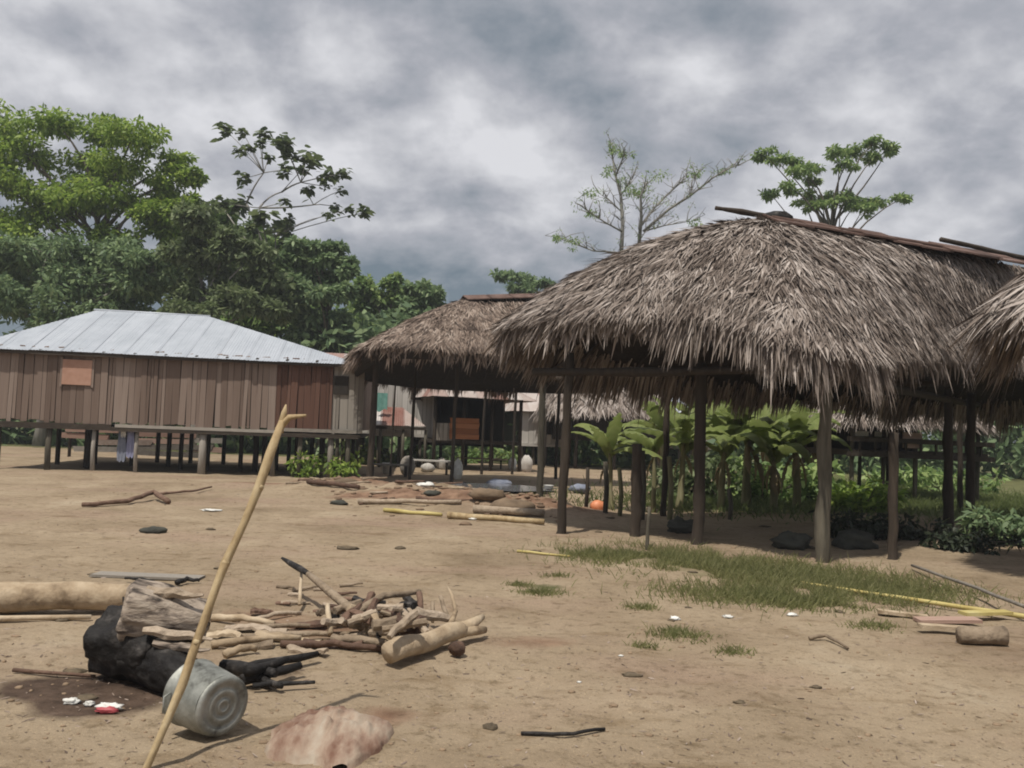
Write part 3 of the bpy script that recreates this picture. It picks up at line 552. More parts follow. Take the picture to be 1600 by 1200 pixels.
def hull(F, W, D, zf, ze, t, m, gaps=(), rows=2, stilt_m=M_post, n_st=5, horiz=False):
    x = 0; i = 0
    while x < W - .03:
        w = random.uniform(.15, .24)
        if not any(a < x + w / 2 < b for a, b in gaps): bpart('plank', m, t, F.P(x + w / 2, random.uniform(-.01, .01), (zf + ze) / 2), (w - .012, .025, ze - zf + random.uniform(-.05, .05)), F.a, 0, 0, 1 + i % 5)
        x += w; i += 1
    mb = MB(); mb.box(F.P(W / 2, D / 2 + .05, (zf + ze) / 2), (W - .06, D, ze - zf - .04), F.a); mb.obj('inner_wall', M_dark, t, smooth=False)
    bpart('floor_beam', m, t, F.P(W / 2, -.06, zf - .05), (W + .2, .08, .13), F.a)
    for r in range(rows):
        for k in range(n_st):
            p = F.P(W * (k + .3 + .1 * r) / n_st, .15 + r * D * .6, 0); mb = MB(); mb.tube([p + Vector((0, 0, -.2)), p + Vector((random.uniform(-.05, .05), 0, zf - .05))], [.085, .075], 7, .06); mb.obj('stilt', stilt_m if r == 0 else M_postdark, t, p)

def grey_house():
    F = Frame(AT(518, 700, 33.0), AT(678, 700, 33.6)); W = F.W; D = 4.5; zf = 1.3; ze = 3.7
    t = thing('stilt_house', 'pale grey plank house with two dark windows behind the thatched shelter', 'house', F.P(W / 2, D / 2, 0))
    hull(F, W, D, zf, ze, t, M_plankwhite, n_st=5)
    for px, py in ((537, 606), (651, 614)):
        c = AT(px, py, F.o.y); x = (c - F.o).dot(F.x); z = c.z
        bpart('window_opening', M_dark, t, F.P(x, -.03, z), (.42, .03, .52), F.a)
        for dx in (-.24, .24): bpart('window_trim', M_plankgrey, t, F.P(x + dx, -.04, z), (.06, .05, .64), F.a)
    # low porch roof
    xa = (AT(560, 640, 31.6) - F.o).dot(F.x); xb = (AT(668, 640, 31.6) - F.o).dot(F.x)
    roof_face(t, F.P(xa, -1.4, 1.62), F.P(xb, -1.4, 1.62), F.P(xa + .5, -.05, 2.35), F.P(xb - .9, -.05, 2.35), M_rust, .8, .012)
    bpart('fascia_board', M_postdark, t, F.P((xa + xb) / 2, -1.38, 1.53), (xb - xa, .06, .12), F.a)
    for k in range(4):
        p = F.P(xa + (xb - xa) * k / 3, -1.3, 0); mb = MB(); mb.tube([p + Vector((0, 0, -.2)), p + Vector((0, 0, 1.5))], .06, 7, .05); mb.obj('porch_post', M_post, t, p)
    a = F.P(-.6, -.15, ze); b = F.P(W + .3, -.15, ze); r0 = F.P(-.6, D / 2, ze + .9); r1 = F.P(W + .3, D / 2, ze + .9)
    roof_face(t, a, b, r0, r1, M_rust); roof_face(t, F.P(W + .3, D + .5, ze), F.P(-.6, D + .5, ze), r1, r0, M_rust)
    c = AT(597, 628, 32.4); mb = MB(); vs = []
    for j in range(5):
        for k in range(7): vs.append(c + Vector((.42 * (k / 6 - .5), .03 * math.sin(k * 2), .35 - .17 * j * (1 + .1 * math.sin(k)))))
    n0 = len(vs); vs += [v + Vector((0, .01, 0)) for v in vs]; fs = [(j * 7 + k, j * 7 + k + 1, j * 7 + k + 8, j * 7 + k + 7) for j in range(4) for k in range(6)]; fs += [tuple(q + n0 for q in f[::-1]) for f in fs]
    mb.add(vs, fs); tag(mb.obj('hanging_cloth', M_teal), 'faded teal cloth hanging by the dark opening of the grey plank house', 'cloth')
grey_house()

def open_house():
    F = Frame(AT(678, 700, 31.0), AT(812, 700, 32.0)); W = F.W; D = 4.2; zf = 1.15; ze = 2.75
    t = thing('stilt_house', 'open sided dark house with a stained metal roof and an orange board panel', 'house', F.P(W / 2, D / 2, 0))
    mb = MB(); mb.box(F.P(W / 2, D / 2, zf - .06), (W, D, .12), F.a); mb.obj('floor', M_postdark, t, smooth=False)
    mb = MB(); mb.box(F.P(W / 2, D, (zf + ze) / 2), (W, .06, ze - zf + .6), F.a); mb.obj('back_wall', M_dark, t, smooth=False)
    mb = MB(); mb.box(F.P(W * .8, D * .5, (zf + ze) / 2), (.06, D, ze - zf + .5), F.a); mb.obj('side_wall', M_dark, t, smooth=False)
    x0 = (AT(704, 670, F.o.y) - F.o).dot(F.x); x1 = (AT(753, 670, F.o.y) - F.o).dot(F.x)
    for k in range(4): bpart('panel_board', M_orange, t, F.P((x0 + x1) / 2, -.06, zf + .14 + k * .20), (x1 - x0, .03, .19), F.a, 0, 0, 1 + k)
    x = 0
    while x < x0: bpart('plank', M_plankgrey, t, F.P(x + .08, -.02, zf + .3), (.15, .025, .65), F.a); x += .165
    for xx in (0, W * .33, W * .66, W):
        p = F.P(xx, 0, 0); mb = MB(); mb.tube([p + Vector((0, 0, -.2)), p + Vector((0, 0, ze + .1))], .07, 7, .05); mb.obj('stilt', M_postdark, t, p)
        p = F.P(xx, D * .9, 0); mb = MB(); mb.tube([p + Vector((0, 0, -.2)), p + Vector((0, 0, ze + .1))], .07, 7, .05); mb.obj('stilt', M_postdark, t, p)
    a = F.P(-.3, -.7, ze); b = F.P(W + .4, -.7, ze - .03); r0 = F.P(.4, D / 2, ze + 1.15); r1 = F.P(W - 1.3, D / 2, ze + 1.15)
    roof_face(t, a, b, r0, r1, M_rust, .6, .02); roof_face(t, b, F.P(W + .4, D + .6, ze), r1, r1, M_rust, .6, .02); roof_face(t, F.P(W + .4, D + .6, ze), F.P(-.3, D + .6, ze), r1, r0, M_rust)
    roof_face(t, F.P(-.3, D + .6, ze), a, r0, r0, M_rust)
open_house()

# ------------------------------------------------------------------ thatch
def chaikin(pts, n=2):
    for _ in range(n):
        q = []
        for i in range(len(pts)):
            a = pts[i]; b = pts[(i + 1) % len(pts)]; q += [a.lerp(b, .22), a.lerp(b, .78)]
        pts = q
    return pts
class Thatch:
    def __init__(s, eave, r0, r1, bulge=.3, N=140):
        lp = chaikin(eave, 3); L = [0]
        for i in range(len(lp)): L.append(L[-1] + (lp[(i + 1) % len(lp)] - lp[i]).length)
        s.per = L[-1]; E = []
        for k in range(N):
            d = s.per * k / N; i = max(j for j in range(len(lp)) if L[j] <= d); E.append(np.array(lp[i].lerp(lp[(i + 1) % len(lp)], (d - L[i]) / max(L[i + 1] - L[i], 1e-6))))
        s.E = np.array(E); a = np.array(r0); b = np.array(r1); ab = b - a; tt = np.clip(((s.E - a) @ ab) / (ab @ ab), 0, 1)
        for _ in range(6): tt = (np.roll(tt, 1) + tt * 2 + np.roll(tt, -1)) / 4
        s.Rr = a + tt[:, None] * ab; s.bulge = bulge; s.N = N
    def at(s, u, t):
        u = (np.asarray(u) % 1) * s.N; i = np.floor(u).astype(int) % s.N; f = (u - np.floor(u))[:, None]; j = (i + 1) % s.N
        E = s.E[i] * (1 - f) + s.E[j] * f; Q = s.Rr[i] * (1 - f) + s.Rr[j] * f; t = np.asarray(t)[:, None]
        P = E + (Q - E) * t; P[:, 2] += s.bulge * np.sin(np.pi * np.clip(t[:, 0], 0, 1)) ** .8; return P
    def frame(s, u, t):
        P = s.at(u, t); dn = nrm(s.at(u, np.maximum(t - .03, -.02)) - s.at(u, t + .02)); si = nrm(s.at(u + .004, t) - s.at(u - .004, t)); n = nrm(np.cross(si, dn)); n = np.where(n[:, 2:3] < 0, -n, n); return P, dn, si, n
    def shell(s, parent, th=.16):
        T = 9; us = np.repeat(np.arange(s.N) / s.N, T); ts = np.tile(np.linspace(.02, 1, T), s.N)
        A_ = s.at(us, ts); B_ = A_ - np.array([0, 0, th]); V = np.concatenate([A_, B_]); F = []; M_ = s.N * T
        for i in range(s.N):
            j = (i + 1) % s.N
            for k in range(T - 1):
                F.append((i * T + k, j * T + k, j * T + k + 1, i * T + k + 1)); F.append((M_ + i * T + k, M_ + i * T + k + 1, M_ + j * T + k + 1, M_ + j * T + k))
            F.append((i * T, M_ + i * T, M_ + j * T, j * T))
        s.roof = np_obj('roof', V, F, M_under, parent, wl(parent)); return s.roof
    def cover(s, parent, m, n, L=(.3, .7), W=(.03, .06), lift=.10, name='thatch', rowjit=.6, urange=(0, 1)):
        u = rng.uniform(urange[0], urange[1], n); t = 1 - np.sqrt(rng.random(n)) * 1.0; t = np.clip(t * .98, 0, .985)
        rows = 11; t = np.where(rng.random(n) < rowjit, np.clip((np.floor(t * rows) + rng.random(n) * .45) / rows, 0, .985), t)
        P, dn, si, nn = s.frame(u, t); P = P + nn * rng.uniform(.0, .07, n)[:, None]
        tang = (fbm(u * 60, t * 9, 5, 3) - .5) * 1.6
        D = dn + si * (rng.normal(size=n) * .38 + tang)[:, None] + nn * (rng.uniform(-.02, lift, n) + .25 * (rng.random(n) < .06))[:, None]
        tone = np.clip(.5 + rng.normal(size=n) * .28 + (fbm(u * 90, t * 14, 8, 3) - .5) * 1.2 + (fbm(u * 22, t * 3, 44, 3) - .5) * .7, 0, 1)
        a = Acc(); a.add(*ribbons(P, D, nn + rng.normal(size=(n, 3)) * .35, rng.uniform(L[0], L[1], n), rng.uniform(W[0], W[1], n), (.7, 1, .5, .08), rng.uniform(.02, .22, n), tone))
        o = a.obj(name, m, s.roof); o['kind'] = 'stuff'; return o
    def fringe(s, parent, m, n, L=(.3, .6), W=(.025, .05), name='hanging_fringe', span=(0, 1), scal=1.0, dens=None):
        u = rng.uniform(span[0], span[1], n); k = fbm(u * s.per * 1.4, u * 0, 12, 3)
        u = u[k > .36]; n = len(u); k = fbm(u * s.per * 1.4, u * 0, 12, 3); t = rng.random(n) ** 2 * .07
        P, dn, si, nn = s.frame(u, t); P = P + nn * rng.uniform(-.14, .06, n)[:, None]; v = rng.uniform(.15, 1.5, n)[:, None]
        D = dn + np.array([0, 0, -1.0]) * v + si * (rng.normal(size=n) * .16)[:, None]
        tone = np.clip(.5 + rng.normal(size=n) * .3, 0, 1)
        a = Acc(); a.add(*ribbons(P, D, nn + rng.normal(size=(n, 3)) * .6, rng.uniform(L[0], L[1], n) * (.15 + 1.9 * scal * k * k), rng.uniform(W[0], W[1], n), (.7, 1, .6, .08), rng.uniform(0, .2, n), tone))
        o = a.obj(name, m, s.roof); o['kind'] = 'stuff'; return o
def frond_meshes(m, L, k=6):
    out = []
    for i in range(k):
        n = 7; th = rng.normal(size=n) * .25; D = np.stack([np.sin(th), rng.normal(size=n) * .12, -np.cos(th)], 1); P = np.stack([rng.normal(size=n) * .03, rng.normal(size=n) * .02, -rng.random(n) * .12], 1)
        V, F, r = ribbons(P, D, np.stack([rng.normal(size=n) * .3, -np.ones(n), np.zeros(n)], 1), L * rng.uniform(.5, 1.1, n), rng.uniform(.025, .05, n), (.6, 1, .1), 0, np.clip(.5 + rng.normal(size=n) * .3, 0, 1))
        o = np_obj('tmp', V, F, m, None, (0, 0, 0), r); out.append(o.data); bpy.data.objects.remove(o)
    return out
def hang_fronds(T, t, meshes, n, span):
    for i in range(n):
        u = np.array([span[0] + (span[1] - span[0]) * (i + random.uniform(-.4, .4)) / n]); P, dn, si, nn = T.frame(u, np.array([random.uniform(0, .03)])); p = Vector(P[0])
        o = bpy.data.objects.new('palm_frond', meshes[i % len(meshes)]); COL.objects.link(o); o.parent = T.roof; o.location = p - wl(T.roof) + Vector((0, 0, -.03)); a = math.atan2(si[0][1], si[0][0])
        o.rotation_euler = (random.uniform(-.15, .25), random.uniform(-.2, .2), a + random.uniform(-.3, .3)); s = random.uniform(.6, 1.25); o.scale = (s, s, s)
def pole(name, pts, r, m, t, n=9, jit=.05):
    mb = MB()
    if isinstance(r, (int, float)): r = [r] * len(pts)
    P = []; Q = []
    for i in range(len(pts) - 1):
        for k in range(4):
            w = r[i] + (r[i + 1] - r[i]) * k / 4; P.append(Vector(pts[i]).lerp(Vector(pts[i + 1]), k / 4) + Vector((random.gauss(0, 1), random.gauss(0, 1), 0)) * w * .13 * (i + k > 0)); Q.append(w * random.uniform(.9, 1.12))
    mb.tube(P + [Vector(pts[-1])], Q + [r[-1]], n, jit); return mb.obj(name, m, t, Vector(pts[0]))
def post(t, px, py, ztop, r, m=M_postdark, lean=(0, 0)):
    p = G(px, py); q = p + Vector((lean[0], lean[1], ztop)); mid = p.lerp(q, .5) + Vector((random.uniform(-.02, .02), 0, 0))
    return pole('post', [p + Vector((0, 0, -.25)), p + Vector((0, 0, .05)), mid, q], [r * 1.12, r * 1.08, r, r * .92], m, t)

def main_shelter():
    A = G(876, 835); C = G(1285, 880); Dp = G(1480, 824)
    e_L = AT(752, 510, 13.9); e_C = AT(1296, 560, 10.0); e_A = AT(905, 492, 12.6); e_A2 = AT(1125, 484, 11.6); e_M = AT(1500, 535, 14.4); e_R = Vector((13.0, 17.6, 2.7)); e_RB = Vector((11.8, 20.2, 2.5)); e_B = Vector((3.8, 16.6, 2.5)); e_LB = Vector((.9, 15.0, 3.0))
    r0 = AT(1200, 352, 13.3); r1 = AT(1640, 424, 15.9)
    t = thing('thatched_shelter', 'largest open palm thatched shelter, grey-brown roof on bare posts, at right', 'shelter', Vector((5, 15, 0)))
    T = Thatch([e_L, e_A, e_A2, e_C, e_M, e_R, e_RB, e_B, e_LB], r0, r1, .42)
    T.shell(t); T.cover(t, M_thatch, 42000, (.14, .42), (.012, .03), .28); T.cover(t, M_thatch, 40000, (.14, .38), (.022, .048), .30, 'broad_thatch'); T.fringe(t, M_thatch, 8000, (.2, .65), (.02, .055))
    us = np.argmin(np.linalg.norm(T.E - np.array(e_L), axis=1)) / T.N; ue = np.argmin(np.linalg.norm(T.E - np.array(e_M), axis=1)) / T.N
    uc = np.argmin(np.linalg.norm(T.E - np.array(e_C), axis=1)) / T.N
    if ue < us: ue += 1
    if uc < us: uc += 1
    T.fringe(t, M_thatch, 1500, (.2, .7), (.018, .04), 'corner_fringe', (uc - .03, uc + .06))
    T.fringe(t, M_thatch, 5000, (.3, .75), (.025, .05), 'back_fringe', (ue + .08, us + 1 - .02))
    hang_fronds(T, t, frond_meshes(M_thatch, .5), 200, (us, ue))
    post(t, 876, 835, 2.85, .075, M_postdark, (.06, 0)); post(t, 1090, 851, 2.7, .085); post(t, 1285, 880, 2.5, .088, M_post); post(t, 1480, 824, 2.7, .09); post(t, 1517, 818, 2.7, .09)
    post(t, 843, 789, 2.9, .075, M_post); post(t, 1037, 806, 2.8, .06); post(t, 992, 838, 1.45, .085, M_postdark); post(t, 1395, 876, 1.75, .065, M_postdark); post(t, 1500, 800, 2.9, .06)
    def beam(a, b, z, r=.065): pole('beam', [Vector((a.x, a.y, z)), Vector(((a.x + b.x) / 2, (a.y + b.y) / 2, z - .02)), Vector((b.x, b.y, z + .02))], r, M_postdark, t)
    beam(A + (A - C) * .15, C, 2.55); beam(C, Dp + (Dp - C) * .4, 2.5); beam(G(843, 789), G(1037, 800), 2.75); beam(A, G(843, 789), 2.7); beam(G(1037, 800), Dp, 2.8)
    for k in range(26):
        u = np.array([k / 26.0]); a_ = Vector(T.at(u, np.array([.02]))[0]); b_ = Vector(T.at(u, np.array([.97]))[0]); m_ = Vector(T.at(u, np.array([.5]))[0])
        dz = Vector((0, 0, -.22)); pole('rafter', [a_ + dz, m_ + dz, b_ + dz], .035, M_postdark, t, 6)
    # ridge: bark cap, side poles, a pole that sticks out beyond the end
    d = (r1 - r0).normalized(); up = Vector((0, 0, 1)); sd = d.cross(up).normalized(); top = r0 + up * .17
    for k in range(9):
        a_ = top + d * (-.15 + .62 * k) + up * random.uniform(-.02, .03); b_ = a_ + d * .72
        for s in (-1, 1):
            mb = MB(); w = random.uniform(.34, .46); q = [a_, b_, b_ + sd * s * w - up * w * .5, a_ + sd * s * w - up * w * .5]; mb.add(q + [v - up * .03 for v in q], [(0, 1, 2, 3), (7, 6, 5, 4), (0, 4, 5, 1), (1, 5, 6, 2), (2, 6, 7, 3), (3, 7, 4, 0)]); mb.obj('ridge_bark', M_ridge, t, a_, False)
    pole('ridge_pole', [AT(1118, 325, 13.0), AT(1160, 331, 13.1), r0 + d * .8 + up * .14], [.03, .045, .05], M_postdark, t)
    pole('ridge_pole', [r0 - d * .1 + sd * .22 + up * .06, r0.lerp(r1, .5) + sd * .25 + up * .04, r1 + sd * .22], .04, M_ridge, t); pole('ridge_pole', [AT(1140, 380, 12.8), r0 + up * .02 + sd * .2, r0 + up * .22 + d * .2], .04, M_postdark, t)
    pole('ridge_pole', [AT(1470, 374, 15.2), AT(1533, 388, 15.5), AT(1620, 408, 16.0)], .045, M_postdark, t)
    mb = MB(); mb.blob(r0 + up * .12 + d * .15, (.26, .2, .13), 12, .3, 2, 3); mb.obj('ridge_knot', M_char, t)
main_shelter()

def far_shelter():
    e0 = AT(560, 536, 21.2); e1 = AT(690, 540, 22.0); e2 = AT(830, 550, 23.0); z = e0.z
    r0 = AT(738, 466, 24.6); r1 = AT(872, 462, 25.8)
    t = thing('thatched_shelter', 'smaller brown thatched shelter farther back, between the metal roofed house and the largest thatched roof', 'shelter', Vector((-1.5, 26, 0)))
    T = Thatch([e0, e1, e2, Vector((3.6, 24.8, z)), Vector((3.2, 28.4, z - .45)), Vector((-3, 27.4, z - .5)), Vector((-5.0, 25.4, z - .35))], r0, r1, .12)
    T.shell(t, .42); T.cover(t, M_thatch2, 42000, (.15, .42), (.02, .045), .12); T.fringe(t, M_thatch2, 4000, (.12, .3), (.03, .05)); T.fringe(t, M_thatch2, 3500, (.25, .6), (.03, .06), 'back_fringe', (.45, .95))
    us = np.argmin(np.linalg.norm(T.E - np.array(e0), axis=1)) / T.N; ue = np.argmin(np.linalg.norm(T.E - np.array(e2), axis=1)) / T.N
    if ue < us: ue += 1
    hang_fronds(T, t, frond_meshes(M_thatch2, .5), 60, (us, ue))
    for px, py, r in ((577, 756, .085), (640, 750, .045), (705, 758, .05), (752, 742, .045), (800, 742, .05), (868, 748, .055), (610, 742, .035)): post(t, px, py, z - .05, r, M_postdark, (.05, 0))
    def bm(a, b): pole('beam', [Vector((a.x, a.y, z - .02)), Vector((b.x, b.y, z))], .06, M_postdark, t)
    bm(G(577, 756), G(705, 762)); bm(G(705, 762), G(868, 748)); bm(G(577, 756), G(610, 742))
    for k in range(18):
        u = np.array([k / 18.0]); dz = Vector((0, 0, -.36)); pole('rafter', [Vector(T.at(u, np.array([.03]))[0]) + dz, Vector(T.at(u, np.array([.96]))[0]) + dz], .04, M_postdark, t, 6)
    up = Vector((0, 0, 1)); d = (r1 - r0).normalized(); sd = d.cross(up).normalized()
    for k in range(5):
        a_ = r0 + d * (-.3 + .72 * k) + up * .1; b_ = a_ + d * .8
        for s in (-1, 1):
            w = .4; q = [a_, b_, b_ + sd * s * w - up * w * .4, a_ + sd * s * w - up * w * .4]; mb = MB(); mb.add(q + [v - up * .03 for v in q], [(0, 1, 2, 3), (7, 6, 5, 4), (0, 4, 5, 1), (1, 5, 6, 2), (2, 6, 7, 3), (3, 7, 4, 0)]); mb.obj('ridge_bark', M_ridge, t, a_, False)
far_shelter()

def right_shelter():
    t = thing('thatched_shelter', 'nearest thatched roof, only its ragged left corner showing at the right edge', 'shelter', Vector((9.5, 10.5, 0)))
    e = [AT(1512, 476, 9.6), Vector((7.9, 8.4, 3.2)), Vector((11.7, 8.2, 3.2)), Vector((12.2, 12, 3.2)), Vector((7.5, 12.4, 3.2))]
    T = Thatch(e, Vector((8.9, 10.2, 5.1)), Vector((10.8, 10.2, 5.1)), .3)
    T.shell(t); T.cover(t, M_thatch, 16000, (.3, .65), (.025, .05), .16); T.fringe(t, M_thatch, 4200, (.3, .7), (.02, .045))
    for x, y in ((8.2, 9.0), (11, 9.0), (11.2, 11.6), (8.0, 11.9)): pole('post', [Vector((x, y, -.2)), Vector((x, y, 3.3))], .09, M_postdark, t)
right_shelter()

def far_thatch_houses():
    # pale roof seen under the eave of the main shelter
    Y = 36; t = thing('thatched_house', 'low house with a pale grey roof seen between the shelter posts', 'house', Vector((AT(955, 700, Y + 2).x, Y + 2, 0)))
    e = [AT(845, 640, Y), AT(1050, 652, Y), AT(1060, 650, Y + 5), AT(840, 640, Y + 5)]; z = 2.6
    for v in e: v.z = z
    T = Thatch(e, AT(890, 560, Y + 2.5), AT(1000, 560, Y + 2.5), .05, 60); T.shell(t, .12); T.cover(t, M_thatch, 7000, (.4, .8), (.05, .09), .05)
    for px in (850, 900, 960, 1030):
        for dy in (.6, 4): p = Vector((AT(px, 700, Y + dy).x, Y + dy, 0)); pole('post', [p + Vector((0, 0, -.2)), p + Vector((0, 0, z))], .08, M_postdark, t)
    F = Frame(AT(865, 700, Y + 1), AT(1030, 700, Y + 1)); mb = MB(); mb.box(F.P(F.W / 2, 1.6, 1.9), (F.W, 3.0, 1.3), F.a); mb.obj('wall', M_dark, t, smooth=False)
    # raised hut at right
    Y = 22.5; F = Frame(AT(1328, 700, Y), AT(1540, 700, Y + .4)); W = F.W; zf = 1.32
    t = thing('stilt_hut', 'small raised hut with thatched roof and pale wall panel, seen under the large shelter', 'house', F.P(W / 2, 1.6, 0))
    mb = MB(); mb.box(F.P(W / 2, 1.5, zf), (W, 3.2, .16), F.a); mb.obj('floor', M_postdark, t, smooth=False)
    for k in range(2): bpart('rail', M_postdark, t, F.P(W / 2, -.14, zf - .05 + k * .40), (W + .3, .07, .13), F.a, 0, .01)
    for k in range(9): bpart('baluster', M_postdark, t, F.P(W * (k + .5) / 9, -.12, zf + .18), (.06, .05, .36), F.a)
    bpart('wall_panel', M_plankpink, t, F.P(W * .45, -.03, zf + .38), (.55, .04, .42), F.a); bpart('wall_panel', M_white, t, F.P(W * .12, .3, zf + .52), (.42, .04, .14), F.a); bpart('wall_panel', M_white, t, F.P(W * .27, .3, zf + .52), (.36, .04, .14), F.a)
    mb = MB(); mb.box(F.P(W * .45, 2.6, zf + .6), (W * .9, .06, 1.1), F.a); mb.obj('back_wall', M_dark, t, smooth=False)
    e = [F.P(-.6, -.5, 2.3), F.P(W + .4, -.5, 2.3), F.P(W + .4, 3.6, 2.3), F.P(-.6, 3.6, 2.3)]; T = Thatch(e, F.P(1, 1.6, 3.7), F.P(W - 1, 1.6, 3.7), .1, 60); T.shell(t, .12); T.cover(t, M_thatch, 9000, (.3, .7), (.03, .06), .1); T.fringe(t, M_thatch, 1500, (.2, .4), (.03, .05))
    for k in range(5):
        for y in (.1, 3.0): p = F.P(W * (k + .1) / 4.3, y, 0); pole('post', [p + Vector((0, 0, -.2)), p + Vector((.03, 0, 2.35))], .06, M_postdark if k % 2 else M_post, t)
far_thatch_houses()
def small_hut(px0, px1, Y, zf, ze, zr, m, roofm, label):
    F = Frame(AT(px0, 700, Y), AT(px1, 700, Y + .5)); W = F.W; D = 3.5; t = thing('stilt_house', label, 'house', F.P(W / 2, D / 2, 0)); hull(F, W, D, zf, ze, t, m, n_st=4)
    a = F.P(-.4, -.3, ze); b = F.P(W + .4, -.3, ze); r0 = F.P(.5, D / 2, zr); r1 = F.P(W - .5, D / 2, zr)
    c = F.P(W + .4, D + .4, ze); d = F.P(-.4, D + .4, ze); roof_face(t, a, b, r0, r1, roofm); roof_face(t, b, c, r1, r1, roofm); roof_face(t, c, d, r1, r0, roofm); roof_face(t, d, a, r0, r0, roofm)
    bpart('window_opening', M_dark, t, F.P(W * .6, -.03, (zf + ze) / 2), (.6, .03, .6), F.a)
small_hut(812, 884, 38.5, 1.0, 2.5, 3.6, M_plankwhite, M_rust, 'small pale hut behind the left front post of the large shelter')
small_hut(1040, 1110, 40, 1.1, 2.7, 3.9, M_plankgrey, M_zinc, 'small grey hut glimpsed left of the dark middle post')

# ------------------------------------------------------------------ banana plants
def banana_leaf_meshes(m, k=5, L=1.65, dead=False):
    out = []
    for i in range(k):
        K = 14; vs = []; rr = random.Random(i + (50 if dead else 0)); arch = rr.uniform(.45, .95) if not dead else .45
        x = z = 0; ang = rr.uniform(.85, 1.3) if not dead else -.5; rn = []
        for j in range(K + 1):
            s = j / K; w = (.20 if not dead else .10) * math.sin(math.pi * min(1, .06 + s * .95)) ** .6 * (1 if j % 2 else rr.uniform(.35, .95)); fold = .45
            vs += [(x, -w, z - w * fold + (0 if j % 2 else -.05)), (x, 0, z), (x, w, z - w * fold + (0 if j % 2 else -.05))]; rn += [rr.uniform(.35, 1), .75, rr.uniform(.35, 1)]
            ang -= arch * 2.1 / K; x += math.cos(ang) * L / K; z += math.sin(ang) * L / K
        F = []
        for j in range(K):
            for q in (0, 1): F.append((j * 3 + q, (j + 1) * 3 + q, (j + 1) * 3 + q + 1, j * 3 + q + 1))
        o = np_obj('tmp', vs, F, m, None, (0, 0, 0), rn, True); out.append(o.data); bpy.data.objects.remove(o)
    return out
LEAF = banana_leaf_meshes(M_banana); DEAD = banana_leaf_meshes(M_bananadead, 3, .95, True)
def banana(px, py, h, label, s=1.0, nl=9, nd=4):
    p = G(px, py); p.z = 0; t = thing('banana_plant', label, 'banana plant', p, 'banana plants behind the shelter')
    top = p + Vector((random.uniform(-.1, .1), 0, h)); pole('stem', [p + Vector((0, 0, -.1)), p.lerp(top, .5), top], [.085 * s, .068 * s, .045 * s], M_bananastem, t)
    a0 = random.uniform(0, 6)
    for k in range(nl + nd):
        me = LEAF[k % 5] if k < nl else DEAD[k % 3]; o = bpy.data.objects.new('leaf' if k < nl else 'dead_leaf', me); COL.objects.link(o); o.parent = t
        o.location = top - p + Vector((0, 0, -.03 * k if k < nl else -.25)); q = s * random.uniform(.75, 1.15) * (1 if k < nl else .75); o.scale = (q, q, q); o.rotation_euler = (random.uniform(-.3, .3), random.uniform(-.35, .3) if k < nl else .3, a0 + k * 2.4)
for a in [(955, 797, 1.3, 'small banana plant with pale stem left of the thin leaning stake', .72, 8, 1), (1022, 800, 1.4, 'small banana plant with a straight pale stem beside the short dark post', .7, 8, 1), (1062, 796, 1.5, 'banana plant just left of the dark middle post of the large shelter', 1.0, 9, 2),
          (1125, 797, 1.4, 'banana plant just right of the dark middle post of the large shelter', 1.05, 9, 3), (1165, 794, 1.75, 'tall banana plant with arching bright leaves, middle of the clump', 1.3, 11, 4), (1208, 798, 1.3, 'banana plant hung with brown dead leaves in the clump', 1.05, 9, 7), (1245, 796, 1.6, 'banana plant nearest the left side of the corner post', 1.2, 10, 4), (1095, 775, 1.9, 'banana plant standing behind the dark middle post', 1.2, 10, 2), (1200, 775, 2.0, 'banana plant at the back of the clump', 1.4, 11, 3), (1035, 775, 1.8, 'banana plant behind the short dark post', 1.1, 9, 1), (1270, 772, 1.9, 'banana plant at the back of the clump, behind the corner post', 1.3, 10, 3)]: banana(*a)

def bush(name, label, px, py, w, h, m, n, leaf, Y=None):
    p = G(px, py); t = thing(name, label, 'bush', p); A = Acc(); mb = MB()
    for k in range(n):
        q = p + Vector((random.uniform(-w, w), random.uniform(-w, w) * .5, random.uniform(.1, 1) * h * (1 - .4 * random.random()))); A.add(*leaves_at(np.array(q), h * .33, 26, leaf, leaf * .5, .8)); limb(mb, p + Vector((random.uniform(-w, w) * .3, 0, 0)), q, .015, .006, .1, 2, 4)
    mb.obj('stem', M_bark, t); A.obj('foliage', m, t)
bush('leafy_bush', 'low bright green bush beside the stilts of the metal roofed house', 505, 746, .95, .6, M_leafbright, 40, .17)
bush('leafy_bush', 'low green bush under the hut at right, behind the corner post', 1345, 800, .8, .7, M_leafbright, 34, .2)
bush('leafy_bush', 'broad leafy undergrowth between the banana plants, left of the corner post', 1215, 783, 1.3, 1.1, M_leafmid, 46, .26)
bush('leafy_bush', 'leafy undergrowth behind the dark middle post of the large shelter', 1100, 780, 1.2, 1.0, M_leafgrey, 40, .24)
bush('leafy_bush', 'low added shrub, leaves coloured near black as shade, behind the free standing post at right', 1450, 842, 1.0, .36, M_leafshade, 40, .10)  # this and the next two are added; dark leaves paint in the shade
bush('leafy_bush', 'low added shrub, leaves coloured near black as shade, right of the corner post of the large shelter', 1350, 842, .7, .45, M_leafshade, 34, .12)
bush('leafy_bush', 'low added shrub, leaves coloured near black as shade, nearest the grey pole at the right edge', 1520, 862, .6, .3, M_leafshade, 30, .10)
for px, py, lab in ((590, 726, 'low bush behind the far shelter, left of the porch posts'), (760, 724, 'low bush under the open sided house'), (838, 722, 'low bush between the open sided house and the small pale hut'), (905, 724, 'low bush in front of the low thatched house, left'), (985, 726, 'low bush in front of the low thatched house, right'), (1400, 762, 'low bush in the grass under the hut at right'), (1490, 770, 'low bush in the grass at the far right')):
    bush('leafy_bush', lab, px, py, 1.5, .8, M_leafmid, 26, .24)
